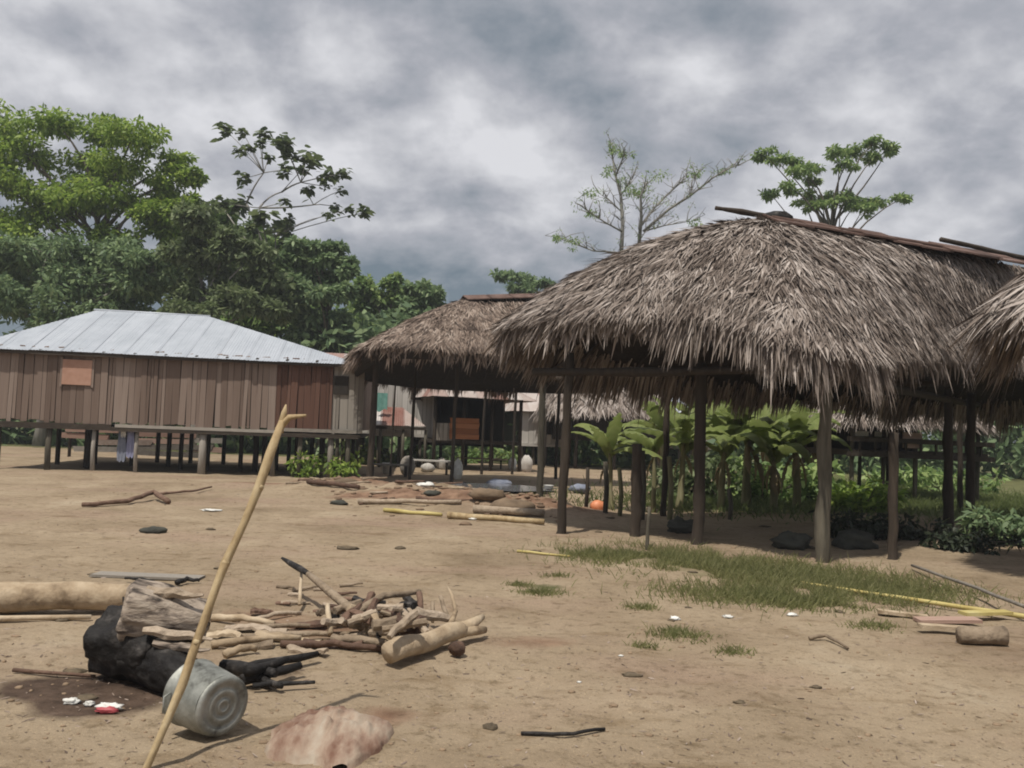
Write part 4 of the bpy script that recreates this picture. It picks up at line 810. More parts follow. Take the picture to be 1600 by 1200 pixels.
bush('leafy_bush', 'dark leafy bush in the shade at the right edge', 1575, 850, .6, .5, M_leafdark, 30, .14)

# ------------------------------------------------------------------ foreground
def sticks(name, label, cat, pts, r, m, group=None, n=9, jit=.08, ends=None):
    mb = MB(); P = [Vector(p) for p in pts]; Q = []
    for i in range(len(P) - 1):
        for k in range(4): Q.append(P[i].lerp(P[i + 1], k / 4) + Vector((random.gauss(0, 1), random.gauss(0, 1), random.gauss(0, 1))) * min((r if isinstance(r, (int, float)) else r[0]) * .14, .005))
    Q.append(P[-1]); rr = r if isinstance(r, (int, float)) else None
    rad = [(rr or (r[0] + (r[1] - r[0]) * i / (len(Q) - 1))) * random.uniform(.93, 1.07) for i in range(len(Q))]
    mb.tube(Q, rad, n, jit if n > 7 else .2); o = mb.obj(name, m, smooth=n > 7); return tag(o, label, cat, group)

def pot():
    c = G(350, 1104, .158); nvec = Vector((.80, -.6, -.04)).normalized(); Rm = nvec.to_track_quat('Z', 'Y').to_matrix().to_4x4(); Mx = Matrix.Translation(c) @ Rm
    t = thing('cooking_pot', 'dull aluminium cooking pot lying on its side, ringed base facing out', 'pot', c - Vector((0, 0, .158)))
    rb = .150
    base = [(.0, -.004), (.018, -.004), (.022, 0), (.034, 0), (.038, -.006), (.056, -.006), (.061, .0), (.082, .0), (.087, -.005), (.108, -.005), (.113, .0), (rb - .014, .0), (rb - .004, -.006), (rb, -.016)]
    mb = MB(); mb.lathe(base, 48, Mx); mb.obj('base', M_alu, t)
    body = [(rb, -.016), (rb + .005, -.05), (rb + .009, -.12), (rb + .012, -.2), (rb + .014, -.265), (rb + .02, -.27), (rb + .02, -.277), (rb + .006, -.275), (rb + .002, -.2), (rb - .006, -.05), (rb - .03, -.03), (.001, -.03)]
    mb = MB(); mb.lathe(body, 48, Mx)
    for v in mb.v:
        k = mnoise.noise((v - c) * 9) * .006; v += (v - c).normalized() * k
    mb.obj('body', M_alu, t)
    for s in (1, -1):
        q = [Mx @ Vector((s * (rb + .012), -.05, -.22)), Mx @ Vector((s * (rb + .05), -.04, -.215)), Mx @ Vector((s * (rb + .05), .04, -.215)), Mx @ Vector((s * (rb + .012), .05, -.22))]
        mb = MB(); mb.tube(q, .006, 7); mb.obj('handle', M_alu, t)
pot()

def leaning_pole():
    p0 = G(228, 1202); top = AT(443, 658, 4.45); pts = [p0 + (p0 - top) * .06] + [p0.lerp(top, k / 9) + Vector((.012 * math.sin(k * 1.1), 0, .012 * math.cos(k * .9))) for k in range(10)]
    t = thing('leaning_pole', 'thin split bamboo pole leaning up across the foreground, base in the dirt', 'pole', p0)
    mb = MB(); rad = [.017, .017, .018, .019, .018, .020, .021, .020, .022, .024, .017]; pts = [q + Vector((random.gauss(0, .0025), 0, random.gauss(0, .0025))) for q in pts]; mb.tube(pts, rad, 9, .22); mb.obj('shaft', M_bamboo, t)
    mb = MB(); mb.tube([top - Vector((.03, 0, .05)), AT(452, 652, 4.45), AT(478, 649, 4.42)], [.02, .017, .006], 7, .1); mb.obj('fork', M_bamboo, t)
    mb = MB(); mb.tube([top - Vector((.02, 0, .06)), AT(444, 645, 4.47), AT(447, 632, 4.47)], [.022, .016, .004], 7, .1); mb.obj('splinter', M_bamboo, t)
    for k in (2, 4, 6, 8):
        mb = MB(); c = pts[k]; d = (pts[k + 1] - pts[k]).normalized(); mb.tube([c - d * .012, c, c + d * .012], [rad[k] * 1.0, rad[k] * 1.1, rad[k] * 1.0], 9, .05); mb.obj('node', M_bamboo, t)
leaning_pole()

def charred():
    c = G(205, 1052); t = thing('charred_stump', 'big charred black tree butt lying in the dirt beside the pot', 'burnt log', c)
    # a short thick burnt log whose axis runs back and to the right; cracked, blackened
    a0 = c + Vector((-.20, .05, .17)); a1 = c + Vector((.12, .42, .40))
    def rough_log(name, p, q, r0, r1, m, seed, amp=.22, fl=1.0, groove=0):
        mb = MB(); K = 22; n = 44 if groove else 40; d = (q - p).normalized(); s = d.cross(Vector((0, 0, 1))).normalized(); u = s.cross(d); vs = []
        for i in range(-1, K + 2):
            f = min(max(i / K, 0), 1); ctr = p.lerp(q, f); r = r0 + (r1 - r0) * f
            if i in (-1, K + 1): r *= .02
            elif i in (0, K): r *= .86
            for k in range(n):
                th = 2 * math.pi * k / n; dd = s * math.cos(th) + u * math.sin(th) * fl; fine = .0 if groove else .07 * mnoise.noise(Vector((math.cos(th) * 6, math.sin(th) * 6, f * 7 + seed * 3)))
                w = 1 + amp * (mnoise.noise(Vector((math.cos(th) * 1.6, math.sin(th) * 1.6, f * 2.2 + seed))) + .5 * mnoise.noise(Vector((math.cos(th) * 5, math.sin(th) * 5, f * 3 + seed * 2)))) + fine
                if groove: w -= .26 * max(0, mnoise.noise(Vector((math.cos(th) * 4.5, math.sin(th) * 4.5, f * .9 + seed)))) + .02 * math.sin(th * groove + f * 2)
                vs.append(ctr + dd * r * w + d * (.03 * mnoise.noise(Vector((math.cos(th) * 2, math.sin(th) * 2, seed)))))
        rows = K + 3; fs = [(i * n + k, i * n + (k + 1) % n, (i + 1) * n + (k + 1) % n, (i + 1) * n + k) for i in range(rows - 1) for k in range(n)]
        mb.add(vs, fs); return mb.obj(name, m, t)
    rough_log('burnt_butt', G(168, 1000, .20), G(262, 1012, .21), .20, .18, M_char, 2, .22)
    rough_log('burnt_root', G(222, 1022, .15), G(300, 1062, .10), .17, .11, M_char, 5, .25)
    rough_log('burnt_root', G(200, 975, .22), G(225, 968, .24), .17, .11, M_char, 9, .3)
    # pale, half scorched splinters round the unburnt end
    rough_log('unburnt_end', AT(196, 950, 5.12), AT(326, 972, 5.25), .185, .13, M_ash, 14, .2, 1.0, 12)
    for k, (x0, y0, x1, y1, Y, w) in enumerate([(225, 985, 332, 998, 4.98, .028), (240, 1006, 328, 1016, 4.98, .026), (230, 922, 318, 932, 5.1, .03)]):
        p = AT(x0, y0, Y); q = AT(x1, y1, Y); mb = MB(); K = 6; mb.tube([p.lerp(q, i / K) + Vector((0, 0, .008 * math.sin(i * 2 + k))) for i in range(K + 1)], [w * .8, w * 1.05, w, w * 1.05, w * .85, w * .6, w * .25], 6, .25); mb.obj('splinter', M_ash if k % 2 else M_wood, t, None, False)
charred()

def lying_log():
    p = GH(-60, 962); q = GH(214, 955); p.z += .12; q.z += .11
    sticks('felled_log', 'thick pale log at the left edge, its end behind the charred butt', 'log', [p, p.lerp(q, .5) + Vector((0, .02, .01)), q], (.125, .105), M_pale, None, 16, .03)
    p = GH(-40, 975); q = GH(142, 967)
    sticks('thin_pole', 'slim pale pole in front of the thick log at the left edge', 'pole', [p + Vector((0, 0, .03)), q + Vector((0, 0, .03))], (.022, .02), M_pale)
    sticks('thin_pole', 'dark thin stick on the burnt soil at lower left', 'stick', [GH(20, 1052, .02), GH(148, 1060, .02)], (.014, .010), M_redwood)
    o = bpart('flat_board', M_plankgrey, None, GH(232, 900) + Vector((0, 0, .02)), (1.05, .20, .025), .03, 0, .01, 2); tag(o, 'weathered flat board lying behind the charred butt', 'board')
    sticks('dark_stick', 'short dark stick on the flat board, left of the knobbly one', 'stick', [GH(195, 907, .04), GH(222, 910, .06), GH(254, 918, .04)], (.012, .022), M_char)
    sticks('dark_stick', 'knobbly dark stub just right of the flat board', 'stick', [GH(277, 914, .04), GH(292, 909, .05), GH(312, 909, .03)], (.03, .014), M_char)
lying_log()

def firewood():
    g = 'firewood heaped in the foreground'; W = M_wood
    def S(px0, py0, z0, px1, py1, z1, r0, r1, m, lab, mid=None, nm='firewood_branch'):
        p = G(px0, py0, z0); q = G(px1, py1, z1); pts = [p, q] if mid is None else [p, G(*mid), q]; sticks(nm, lab, 'firewood', pts, (r0, r1), m, g)
    # thick pale log with a knobby forked end
    p = G(608, 1020, .085); q = G(728, 982, .10); t = thing('firewood_log', 'thick pale barkless log with a knobbly forked end at the front of the heap', 'log', G(670, 1015), g)
    mb = MB(); K = 8; mb.tube([p.lerp(q, i / K) + Vector((0, 0, .012 * math.sin(i * 1.3))) for i in range(K + 1)], [.073, .077, .074, .070, .068, .066, .068, .066, .050], 14, .04); mb.obj('trunk', M_pale, t)
    mb = MB(); mb.tube([p.lerp(q, .86), G(742, 972, .13), G(754, 964, .14)], [.055, .036, .022], 10, .08); mb.obj('fork', M_pale, t)
    mb = MB(); mb.tube([p.lerp(q, .9), G(745, 985, .08), G(757, 984, .06)], [.05, .034, .026], 10, .08); mb.obj('fork', M_pale, t)
    mb = MB(); mb.tube([p.lerp(q, .72), G(712, 955, .17), G(706, 930, .26), G(700, 918, .30)], [.028, .018, .014, .010], 8, .08); mb.obj('side_branch', M_pale, t)
    S(722, 1012, .05, 708, 1016, .05, .05, .045, M_redwood, 'short dark round billet under the forked end of the pale log')
    # long stick with burnt tip
    t = thing('firewood_branch', 'straight branch with a burnt black tip pointing up left out of the heap', 'firewood', G(500, 940), g)
    a_ = G(441, 872, .30); b_ = G(482, 897, .26); c_ = G(552, 955, .12)
    mb = MB(); mb.tube([a_, a_.lerp(b_, .35), a_.lerp(b_, .7), b_], [.013, .026, .030, .024], 9, .1); mb.obj('burnt_tip', M_char, t)
    mb = MB(); mb.tube([b_, b_.lerp(c_, .5), c_], [.026, .034, .038], 9, .08); mb.obj('shaft', M_wood, t)
    S(468, 945, .02, 471, 893, .24, .016, .013, M_pale, 'thin upright pale stick propping the burnt tipped branch')
    S(548, 962, .12, 656, 924, .24, .034, .022, W, 'curved branch arching right across the top of the heap', (600, 930, .24))
    S(655, 926, .24, 660, 975, .05, .024, .02, M_redwood, 'reddish branch dropping down from the end of the curved one')
    S(516, 990, .04, 512, 945, .20, .022, .018, M_pale, 'upright pale stub at the left front of the heap')
    S(575, 975, .1, 548, 952, .16, .026, .018, W, 'forked grey stub under the curved branch'); S(575, 990, .02, 570, 965, .13, .02, .02, M_pale, 'bent pale stick below the forked grey stub')
    S(688, 930, .25, 700, 968, .08, .016, .018, W, 'thin grey stick leaning beside the side branch of the pale log'); S(676, 940, .18, 676, 972, .05, .016, .014, W, 'thin upright grey stick right of the reddish branch')
    S(632, 985, .07, 655, 990, .07, .05, .05, M_redwood, 'stout red-brown billet lying inside the heap'); S(627, 968, .11, 636, 972, .11, .032, .03, M_pale, 'pale cut branch end facing out inside the heap')
    # long low pieces at left
    for x0, y0, x1, y1, r, m, lab in [(330, 968, 428, 978, .03, M_pale, 'pale split piece lying left of the heap, behind the leaning pole'), (360, 985, 520, 975, .022, W, 'long grey stick lying flat left of the heap'), (380, 1000, 560, 990, .026, M_wood, 'long low branch lying across the front left of the heap'), (330, 1015, 470, 1004, .03, M_pale, 'pale branch lying in front of the long low sticks'),
            (440, 1012, 600, 1016, .028, M_redwood, 'reddish branch pointing at the butt of the pale log'), (520, 1003, 610, 1012, .035, M_wood, 'stout brown branch behind the reddish one'), (350, 1030, 400, 1022, .03, M_pale, 'short pale chunk beside the charred sticks'), (400, 965, 470, 955, .02, W, 'thin stick behind the low sticks at left')]:
        p = GH(x0, y0, r); q = GH(x1, y1, r); sticks('firewood_branch', lab, 'firewood', [p, p.lerp(q, .5) + Vector((0, 0, .02)), q], (r, r * .75), m, g)
    for k in range(46):
        x = random.gauss(612, 38); y = random.gauss(966, 15); x = min(max(x, 500), 700); y = min(y, 992 - max(0, x - 590) * .35); z = random.uniform(.02, .30 - abs(x - 620) * .0016); a_ = random.uniform(0, math.pi); L_ = random.uniform(.07, .19)
        c = G(x, y, z); d = Vector((math.cos(a_), math.sin(a_) * .8, random.uniform(-.35, .45))); sticks('firewood_branch', 'short branch in the tangled heart of the firewood heap', 'firewood', [c - d * L_, c + d * L_], (random.uniform(.018, .045), random.uniform(.012, .034)), random.choice([M_redwood, M_redwood, M_wood, M_wood, M_wood, M_pale, M_char]), g, 7)
    for k in range(14):
        x = random.uniform(430, 560); y = random.uniform(915, 960); c = GH(x, y, .02); a_ = random.uniform(-.6, .6); L_ = random.uniform(.07, .18); d = Vector((math.cos(a_), math.sin(a_), random.uniform(-.05, .1)))
        sticks('firewood_branch', 'scrap of broken wood lying behind the firewood heap', 'firewood', [c - d * L_, c + d * L_], (.018, .010), random.choice([M_redwood, M_wood, M_wood]), g, 7)
    for k, (px, py, l, w, a_, m) in enumerate([(400, 985, .46, .10, .1, M_wood), (450, 1000, .5, .12, -.12, M_pale), (520, 1010, .42, .10, .05, M_redwood), (385, 1012, .36, .11, .2, M_wood), (470, 975, .4, .09, -.05, M_redwood), (350, 998, .3, .09, -.25, M_pale), (560, 1000, .34, .09, .22, M_wood), (420, 955, .3, .08, .3, M_redwood), (340, 965, .34, .08, .1, M_wood), (480, 1022, .3, .07, -.3, M_wood)]):
        p = GH(px, py); mb = MB(); vs = []; K = 9
        for i in range(K + 1):
            for j in range(4): vs.append(p + Vector(((i / K - .5) * l, (j / 3 - .5) * w * (1 + .3 * random.uniform(-1, 1)), .03 + .012 * math.cos((j - 1.5) * 1.2) + .012 * random.uniform(-1, 1) + .02 * math.sin(i * .5 + k))))
        R_ = Matrix.Rotation(a_, 3, 'Z'); vs = [p + R_ @ (v - p) for v in vs]; n0 = len(vs); vs += [v - Vector((0, 0, .022)) for v in vs]
        fs = [(i * 4 + j, (i + 1) * 4 + j, (i + 1) * 4 + j + 1, i * 4 + j + 1) for i in range(K) for j in range(3)]; fs += [tuple(q + n0 for q in f[::-1]) for f in fs]
        e_ = [i * 4 for i in range(K + 1)] + [K * 4 + j for j in (1, 2, 3)] + [i * 4 + 3 for i in range(K - 1, -1, -1)] + [2, 1]; fs += [(e_[i], e_[i - 1], e_[i - 1] + n0, e_[i] + n0) for i in range(len(e_))]
        mb.add(vs, fs); tag(mb.obj('bark_slab', m, None, None, False), ['brown bark slab right of the leaning pole', 'pale bark slab in the middle of the flat wood left of the heap', 'reddish bark slab nearest the butt of the thick pale firewood log', 'brown bark slab just above the charred sticks', 'reddish bark slab under the long grey stick', 'small pale bark slab touching the leaning pole', 'brown bark slab at the left foot of the heap', 'small reddish bark slab behind the flat wood', 'brown bark slab behind the pale split piece', 'small brown bark slab at the front of the flat wood'][k], 'bark slab', 'bark slabs strewn left of the firewood heap')
    g2 = 'charred sticks beside the pot'
    for k, (x0, y0, z0, x1, y1, z1, r) in enumerate([(372, 1046, .06, 496, 1022, .05, .035), (378, 1062, .04, 470, 1040, .06, .04), (350, 1040, .05, 430, 1052, .07, .05), (395, 1072, .03, 492, 1066, .02, .018), (385, 1050, .10, 450, 1030, .10, .035), (400, 1060, .03, 440, 1072, .03, .03)]):
        sticks('charred_stick', ['long charred stick reaching furthest right beside the pot', 'thick charred stick above the white scrap beside the pot', 'stubby charred piece touching the pot', 'thin charred stick lowest on the dirt right of the pot', 'charred stick topmost in the small burnt pile', 'short charred piece just above the white scrap'][k], 'charred stick', [G(x0, y0, z0), G(x1, y1, z1)], (r, r * .6), M_char, g2, 9, .15)
firewood()

def sack():
    p = G(518, 1150); mb = MB(); n = 46; m_ = 34; vs = []
    for j in range(m_ + 1):
        for i in range(n + 1):
            u = i / n * 2 - 1; v = j / m_ * 2 - 1; r = math.sqrt(u * u + v * v); x = u * .31 + .03 * mnoise.noise(Vector((v * 3, u * 2, 1))); y = v * .36 + .03 * mnoise.noise(Vector((u * 3, v * 2, 5)))
            rag = 1 + .25 * mnoise.noise(Vector((math.atan2(v, u) * 1.4, 3, 0))); e = max(0, 1 - (r / rag) ** 2)
            z = .11 * e ** .7 + .035 * e * (abs(mnoise.noise(Vector((u * 4.2, v * 2.4, 2)))) * 2 - .5) + .018 * e * mnoise.noise(Vector((u * 11, v * 8, 4)))
            vs.append(p + Vector((x, y, z - .012 - .08 * (e < .02))))
    fs = [(j * (n + 1) + i, j * (n + 1) + i + 1, (j + 1) * (n + 1) + i + 1, (j + 1) * (n + 1) + i) for j in range(m_) for i in range(n)]; mb.add(vs, fs)
    tag(mb.obj('boulder', M_sack), 'low pinkish streaked rock half sunk in the dirt right of the pot', 'rock')
sack()

def litter():
    g = 'litter on the bare dirt'
    def scrap(px, py, w, h, m, lab, z=.015, seed=0, nm='plastic_scrap', cat='litter'):
        p = GH(px, py); mb = MB(); mb.blob(p + Vector((0, 0, h * .4)), (w / 2, w * .35, h / 2), 16, .75, 3.1, seed + 1); return tag(mb.obj(nm, m), lab, cat, g)
    scrap(112, 1098, .085, .035, M_white, 'crumpled white scrap on the burnt soil at lower left', seed=1); scrap(140, 1104, .05, .03, M_white, 'smaller white scrap just right of the crumpled one', seed=2)
    p = GH(168, 1112); t = thing('food_wrapper', 'white and red wrapper on the burnt soil at lower left', 'litter', p, g)
    mb = MB(); mb.blob(p + Vector((0, .02, .025)), (.07, .03, .018), 16, .55, 3, 6); mb.obj('white_half', M_white, t); mb = MB(); mb.blob(p + Vector((.005, -.025, .02)), (.065, .022, .016), 16, .55, 3, 8); mb.obj('red_half', M_redplastic, t)
    scrap(428, 1070, .06, .045, M_white, 'round white scrap below the charred sticks', seed=3); scrap(330, 799, .3, .04, M_white, 'flat white scrap on the open ground left of centre', seed=4)
    for px, py, w, lab in [(1054, 966, .09, 'white scrap just behind the flat grass tuft'), (1138, 961, .08, 'white scrap at the front edge of the grass patch, left one of two'), (1238, 962, .09, 'white scrap at the front edge of the grass patch, right one of two'), (970, 1023, .035, 'tiny white scrap on bare dirt near the centre of the yard'), (905, 1066, .03, 'tiny pale scrap on bare dirt below the tiny white one'), (740, 815, .14, 'pale scrap on the dirt bank in the middle distance'), (665, 774, .4, 'flat whitish scrap on top of the dirt bank'), (622, 793, .15, 'small pale scrap on the front of the dirt bank')]:
        scrap(px, py, w, w * .35, M_white, lab, seed=px)
    p = G(604, 740); mb = MB(); mb.lathe([(.001, 0), (.13, 0), (.16, .34), (.17, .34), (.165, .36), (.15, .35), (.12, .03), (.001, .03)], 20, Matrix.Translation(p)); tag(mb.obj('white_bucket', M_white), 'white bucket on the ground beside the far shelter post', 'bucket')
    p = G(857, 768); mb = MB(); mb.lathe([(.001, 0), (.09, 0), (.13, .16), (.14, .17), (.12, .16), (.08, .02), (.001, .02)], 20, Matrix.Translation(p)); tag(mb.obj('white_basin', M_white), 'small white basin in the shade between two shelter posts', 'basin')
    p = G(934, 800); mb = MB(); mb.blob(p + Vector((0, 0, .11)), (.17, .13, .13), 14, .18, 2, 4); tag(mb.obj('orange_bundle', M_orangeplastic), 'orange bundle on the ground under the large shelter', 'bundle')
    p = G(625, 742); mb = MB(); mb.blob(p + Vector((.2, .3, .28)), (.26, .2, .36), 14, .18, 2, 9); tag(mb.obj('stuffed_sack', M_plankgrey), 'pale stuffed sack standing behind the white bucket', 'sack')
    p = G(715, 748); mb = MB(); mb.blob(p + Vector((0, 0, .28)), (.16, .15, .34), 14, .16, 2, 12); tag(mb.obj('stuffed_sack', M_white), 'slim white sack beside a far shelter post', 'sack')
    for k, (px, py, h, r, m, lab) in enumerate([(945, 806, 1.05, .05, M_post, 'pale stake left of the small banana plant with the pale stem'), (968, 808, .95, .045, M_bananastem, 'pale stake right of the orange bundle'), (1003, 812, 1.3, .05, M_post, 'grey stake just right of the short dark post'), (1046, 812, 1.2, .05, M_bananastem, 'pale stake halfway between the thin leaning stake and the dark middle post'), (1140, 812, .6, .045, M_post, 'low pale stake right of the dark middle post'), (915, 800, .9, .04, M_postdark, 'dark stake right of the left front post of the large shelter')]):
        p = G(px, py); mb = MB(); mb.tube([p + Vector((0, 0, -.15)), p + Vector((.02, 0, h * .5)), p + Vector((random.uniform(-.05, .05), 0, h))], [r, r * .95, r * .85], 8, .1); tag(mb.obj('stake', m), lab, 'stake', 'stakes under the large shelter')
    for k, (px, py, w, h, m, lab) in enumerate([(668, 738, .5, .34, M_plankwhite, 'pale sack lying in the open left of the slim white sack'), (690, 735, .4, .5, M_plankgrey, 'grey sack standing just left of the slim white sack'), (800, 735, .35, .55, M_white, 'tall white sack under the open sided house'), (822, 738, .5, .7, M_plankwhite, 'bulky pale sack left of the pale rear post'), (642, 730, .3, .42, M_white, 'small white sack between two far shelter posts'), (905, 770, .6, .25, M_greycloth, 'grey heap right of the left front post of the large shelter'), (780, 760, .7, .22, M_greycloth, 'blue-grey tarp heap at the edge of the puddle')]):
        p = G(px, py); mb = MB(); mb.blob(p + Vector((0, 0, h * .45)), (w / 2, w * .4, h / 2), 16, .3, 2.2, px); tag(mb.obj('tarp_heap' if m is M_greycloth else 'stuffed_sack', m), lab, 'sack' if m is not M_greycloth else 'tarp', 'sacks and tarps in the middle distance')
    for k, (x0, y0, x1, y1, z, m, lab) in enumerate([(630, 738, 705, 742, .45, M_plankwhite, 'pale bench plank between two far shelter posts'), (715, 730, 790, 734, .4, M_plankpink, 'pinkish bench plank under the open sided house'), (575, 742, 640, 744, .35, M_plankgrey, 'grey plank behind the white bucket')]):
        a_ = G(x0, y0); b_ = G(x1, y1); c_ = (a_ + b_) / 2; t_ = thing('bench', lab, 'bench', c_, 'plank benches in the middle distance'); bpart('seat', m, t_, c_ + Vector((0, 0, z)), ((b_ - a_).length, .28, .05), math.atan2(b_.y - a_.y, b_.x - a_.x), 0, 0, 1 + k)
        for q in (a_.lerp(b_, .1), a_.lerp(b_, .9)): bpart('leg', M_postdark, t_, q + Vector((0, 0, z / 2 - .05)), (.07, .2, z + .05))
    for k in range(26):
        x = random.uniform(430, 900); y = 760 + (x - 430) * .07 + random.gauss(0, 13); p = GH(x, y, .03); a_ = random.gauss(0, .5); L_ = random.uniform(.15, .5); d = Vector((math.cos(a_), math.sin(a_), random.uniform(-.05, .12)))
        sticks('wood_scrap', 'scrap of wood strewn on the dirt bank in the middle distance', 'wood scrap', [p - d * L_, p + d * L_], (random.uniform(.02, .045), .02), random.choice([M_redwood, M_wood, M_wood, M_pale]), 'wood scraps on the dirt bank', 7)
    # a shallow grey puddle in the shade of the far shelter
    p = G(745, 766); mb = MB(); n = 40; vs = [p + Vector((math.cos(2 * math.pi * k / n) * 1.9 * (1 + .2 * math.sin(k * .9)), math.sin(2 * math.pi * k / n) * 1.5 * (1 + .15 * math.sin(k * 1.7)), .10)) for k in range(n)]; mb.add(vs, [tuple(range(n))])
    w = mat('muddy_water', [(.3, (.10, .10, .11)), (.7, (.16, .16, .17))], 2, rough=.12, bump=.06, spec=.5); tag(mb.obj('puddle', w), kind='structure')
    # boards, poles and a bowl at the lower right
    sticks('yellow_pole', 'long yellow bamboo pole lying at the edge of the grass, lower right', 'pole', [GH(1250, 912, .04), GH(1400, 936, .05), GH(1620, 972, .05)], (.016, .026), M_yellow)
    sticks('grey_pole', 'grey pole lying above the yellow bamboo pole at right', 'pole', [GH(1425, 892, .06), GH(1530, 938, .12), GH(1640, 985, .12)], (.018, .02), M_plankgrey)
    sticks('yellow_stick', 'thin yellow stick lying in dirt at the left tip of the grass patch', 'stick', [GH(808, 864, .02), GH(892, 872, .02)], (.018, .012), M_yellow)
    sticks('crooked_stick', 'crooked grey stick alone on the dirt below the grass patch, at right', 'stick', [GH(1265, 1000, .02), GH(1290, 1001, .04), GH(1325, 1015, .02)], (.018, .010), M_wood)
    sticks('brown_branch', 'long dark brown branch lying alone on the open ground at left', 'branch', [GH(128, 792, .04), GH(200, 789, .07), GH(240, 783, .14), GH(263, 790, .05)], (.04, .05), M_redwood)
    sticks('brown_branch', 'thin dark twig on the ground right of the long dark branch', 'branch', [GH(245, 776, .04), GH(300, 773, .05), GH(330, 768, .06)], (.03, .02), M_redwood)
    sticks('dark_twig', 'dark twig at the bottom edge right of centre', 'stick', [GH(815, 1140, .012), GH(880, 1146, .02), GH(945, 1136, .012)], (.012, .009), M_char)
    for k, (px, py, l, w, rz, m, lab) in enumerate([(1410, 962, .42, .09, -.35, M_pale, 'short pale board lying nearest the grass, lower right'), (1480, 972, .55, .16, -.02, M_plankpink, 'wide board under the other broken boards, lower right'), (1478, 990, .46, .09, .04, M_pale, 'pale broken board at the front'), (1540, 965, .5, .12, .2, M_yellow, 'yellowish board at the back right of the broken boards')]):
        p = GH(px, py); mb = MB(); mb.box(p + Vector((0, 0, .03 + .012 * k)), (l, w, .03), rz, Matrix.Rotation(rz, 3, 'Z') @ Matrix.Rotation(random.uniform(-.06, .06), 3, 'Y')); tag(mb.obj('broken_board', m, smooth=False), lab, 'board', 'broken boards at the lower right')
    sticks('log_chunk', 'short rough brown log chunk in front of the broken boards at the right edge', 'log', [GH(1498, 1004, .07), GH(1570, 1008, .07)], (.066, .08), M_wood, None, 14, .14)
    sticks('thin_stake', 'thin upright pale stake at the back edge of the grass patch', 'stake', [G(1011, 860) + Vector((0, 0, -.1)), G(1013, 860) + Vector((0, 0, .6))], (.028, .022), M_post)
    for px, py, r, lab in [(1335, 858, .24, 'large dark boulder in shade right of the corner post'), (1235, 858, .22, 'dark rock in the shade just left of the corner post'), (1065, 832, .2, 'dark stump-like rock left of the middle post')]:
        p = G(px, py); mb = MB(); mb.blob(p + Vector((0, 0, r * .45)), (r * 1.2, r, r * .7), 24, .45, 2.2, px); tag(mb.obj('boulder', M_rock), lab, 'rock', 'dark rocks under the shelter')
    for px, py, r, m, lab in [(540, 772, .2, M_clod, 'reddish clod at the left end of the dirt bank'), (530, 790, .12, M_rock, 'dark lump below the left end of the dirt bank'), (675, 790, .12, M_rock, 'dark lump on the front of the dirt bank'), (760, 800, .25, M_clod, 'brown clod on the right half of the dirt bank'), (800, 806, .3, M_clod, 'broad brown clod at the right end of the dirt bank'), (240, 832, .12, M_rock, 'dark lump on the open ground above the charred butt')]:
        p = GH(px, py); mb = MB(); mb.blob(p + Vector((0, 0, r * .2)), (r * 1.5, r, r * .5), 14, .35, 2, px); tag(mb.obj('dirt_clod', m), lab, 'clod', 'clods of earth in the yard')
    for k, (x0, y0, x1, y1, r) in enumerate([(560, 790, 720, 800, .05), (600, 800, 690, 808, .04), (700, 812, 850, 822, .06), (480, 770, 560, 778, .06), (740, 806, 850, 812, .08)]):
        sticks('fallen_pole', ['brown pole along the upper face of the dirt bank', 'short brown pole low on the dirt bank', 'long brown pole along the foot of the dirt bank at right', 'brown pole at the left end of the dirt bank', 'thick log at the right end of the dirt bank'][k], 'pole', [GH(x0, y0, r), GH(x1, y1, r)], (r, r * .8), [M_wood, M_yellow, M_bamboo, M_redwood, M_wood][k], 'poles on the dirt bank')
    for k in range(34):
        px = random.uniform(75, 1500); py = random.uniform(775, 905) if k < 20 else random.uniform(905, 1130); p = GH(px, py); r = random.uniform(.025, .055) * (1.6 if py < 860 else 1)
        if 420 < px < 780 and 860 < py < 1060: continue
        mb = MB(); mb.blob(p + Vector((0, 0, r * .12)), (r * random.uniform(1, 1.9), r, r * .35), 10, .6, 2.4, k); tag(mb.obj('dirt_clod', M_darkclod), 'small dark flat clod, one of many strewn on the bare yard', 'clod', 'small dark clods strewn on the yard')
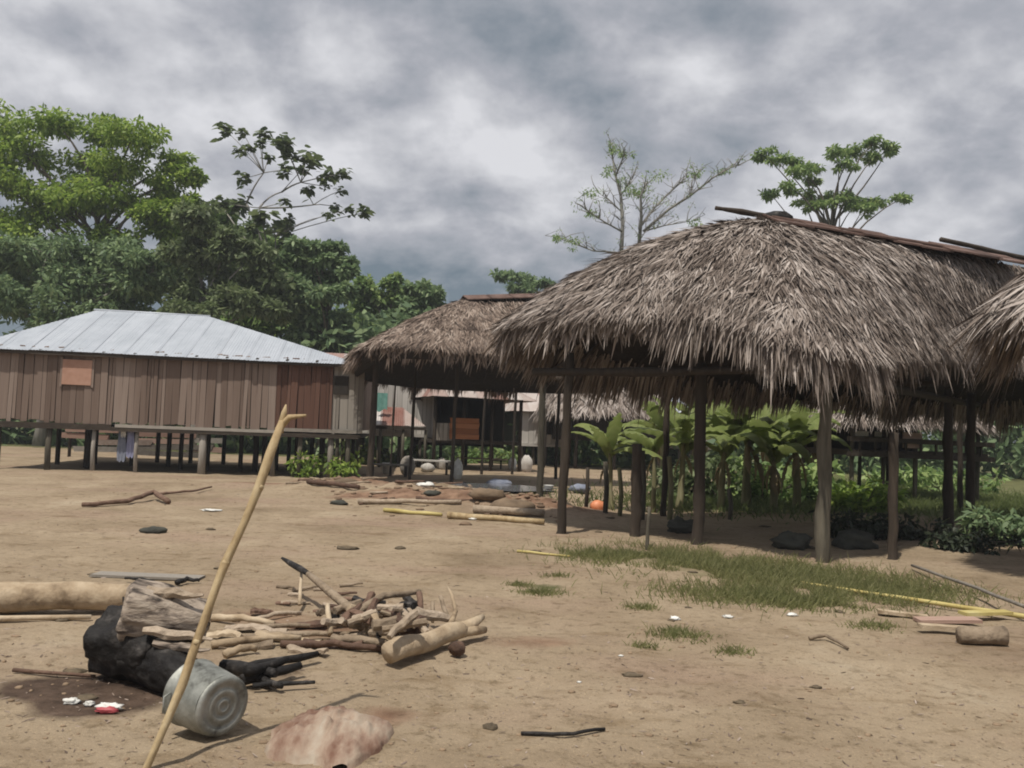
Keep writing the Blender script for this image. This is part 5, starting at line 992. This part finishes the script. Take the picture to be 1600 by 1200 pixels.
    # crumbs of earth, chips and twigs nobody could count
    A = Acc(); n = 2300; px = rng.uniform(-60, 1660, n); py = 745 + rng.random(n) ** 1.1 * 455
    P = np.array([list(G(a_, b_)) for a_, b_ in zip(px, py)]); P[:, 2] = height(P[:, 0], P[:, 1]) + .004; th = rng.uniform(0, 6.3, n); D = np.stack([np.cos(th), np.sin(th), rng.normal(size=n) * .12], 1)
    A.add(*ribbons(P, D, np.array([0, 0, 1.0]) + rng.normal(size=(n, 3)) * .4, rng.uniform(.008, .04, n) * (1 + P[:, 1] * .06), rng.uniform(.003, .008, n) * (1 + P[:, 1] * .08), (.6, 1, .4), 0)); tag(A.obj('wood_chips', M_thatch2), kind='stuff')
    mb = MB()
    for k in range(300):
        x = random.uniform(490, 880); y = 762 + (x - 490) * .085 + random.gauss(0, 11); p = GH(x, y); r = random.uniform(.02, .075) * (1.6 if random.random() < .1 else 1)
        mb.blob(p + Vector((0, 0, r * .15)), (r * random.uniform(.8, 1.8), r, r * random.uniform(.35, .6)), 8, .6, 2.5, k)
    tag(mb.obj('rubble', M_rubble, None, (0, 0, 0)), kind='stuff')
    mb = MB()
    for k in range(750):
        x = random.uniform(-60, 1660); y = 750 + random.random() ** 1.0 * 450; p = GH(x, y); r = random.uniform(.004, .012) * (1 + p.y * .05) * (1.7 if random.random() < .06 else 1)
        mb.blob(p + Vector((0, 0, r * .1)), (r * random.uniform(.8, 1.6), r, r * random.uniform(.4, .7)), 6, .5, 2.5, k)
    tag(mb.obj('earth_crumbs', M_clod, None, (0, 0, 0)), kind='stuff')
litter()

# ------------------------------------------------------------------ air
def haze():
    mb = MB(); mb.box((0, 270, 11.5), (900, 720, 26)); o = mb.obj('haze', None, None, (0, 0, 0), False); o['kind'] = 'stuff'
    m = bpy.data.materials.new('haze'); m.use_nodes = True; N = m.node_tree.nodes; L = m.node_tree.links
    N.remove(N['Principled BSDF']); v = N.new('ShaderNodeVolumePrincipled'); v.inputs['Color'].default_value = (.86, .90, .96, 1); v.inputs['Density'].default_value = .0010
    L.new(v.outputs[0], N['Material Output'].inputs['Volume']); o.data.materials.append(m)
haze()
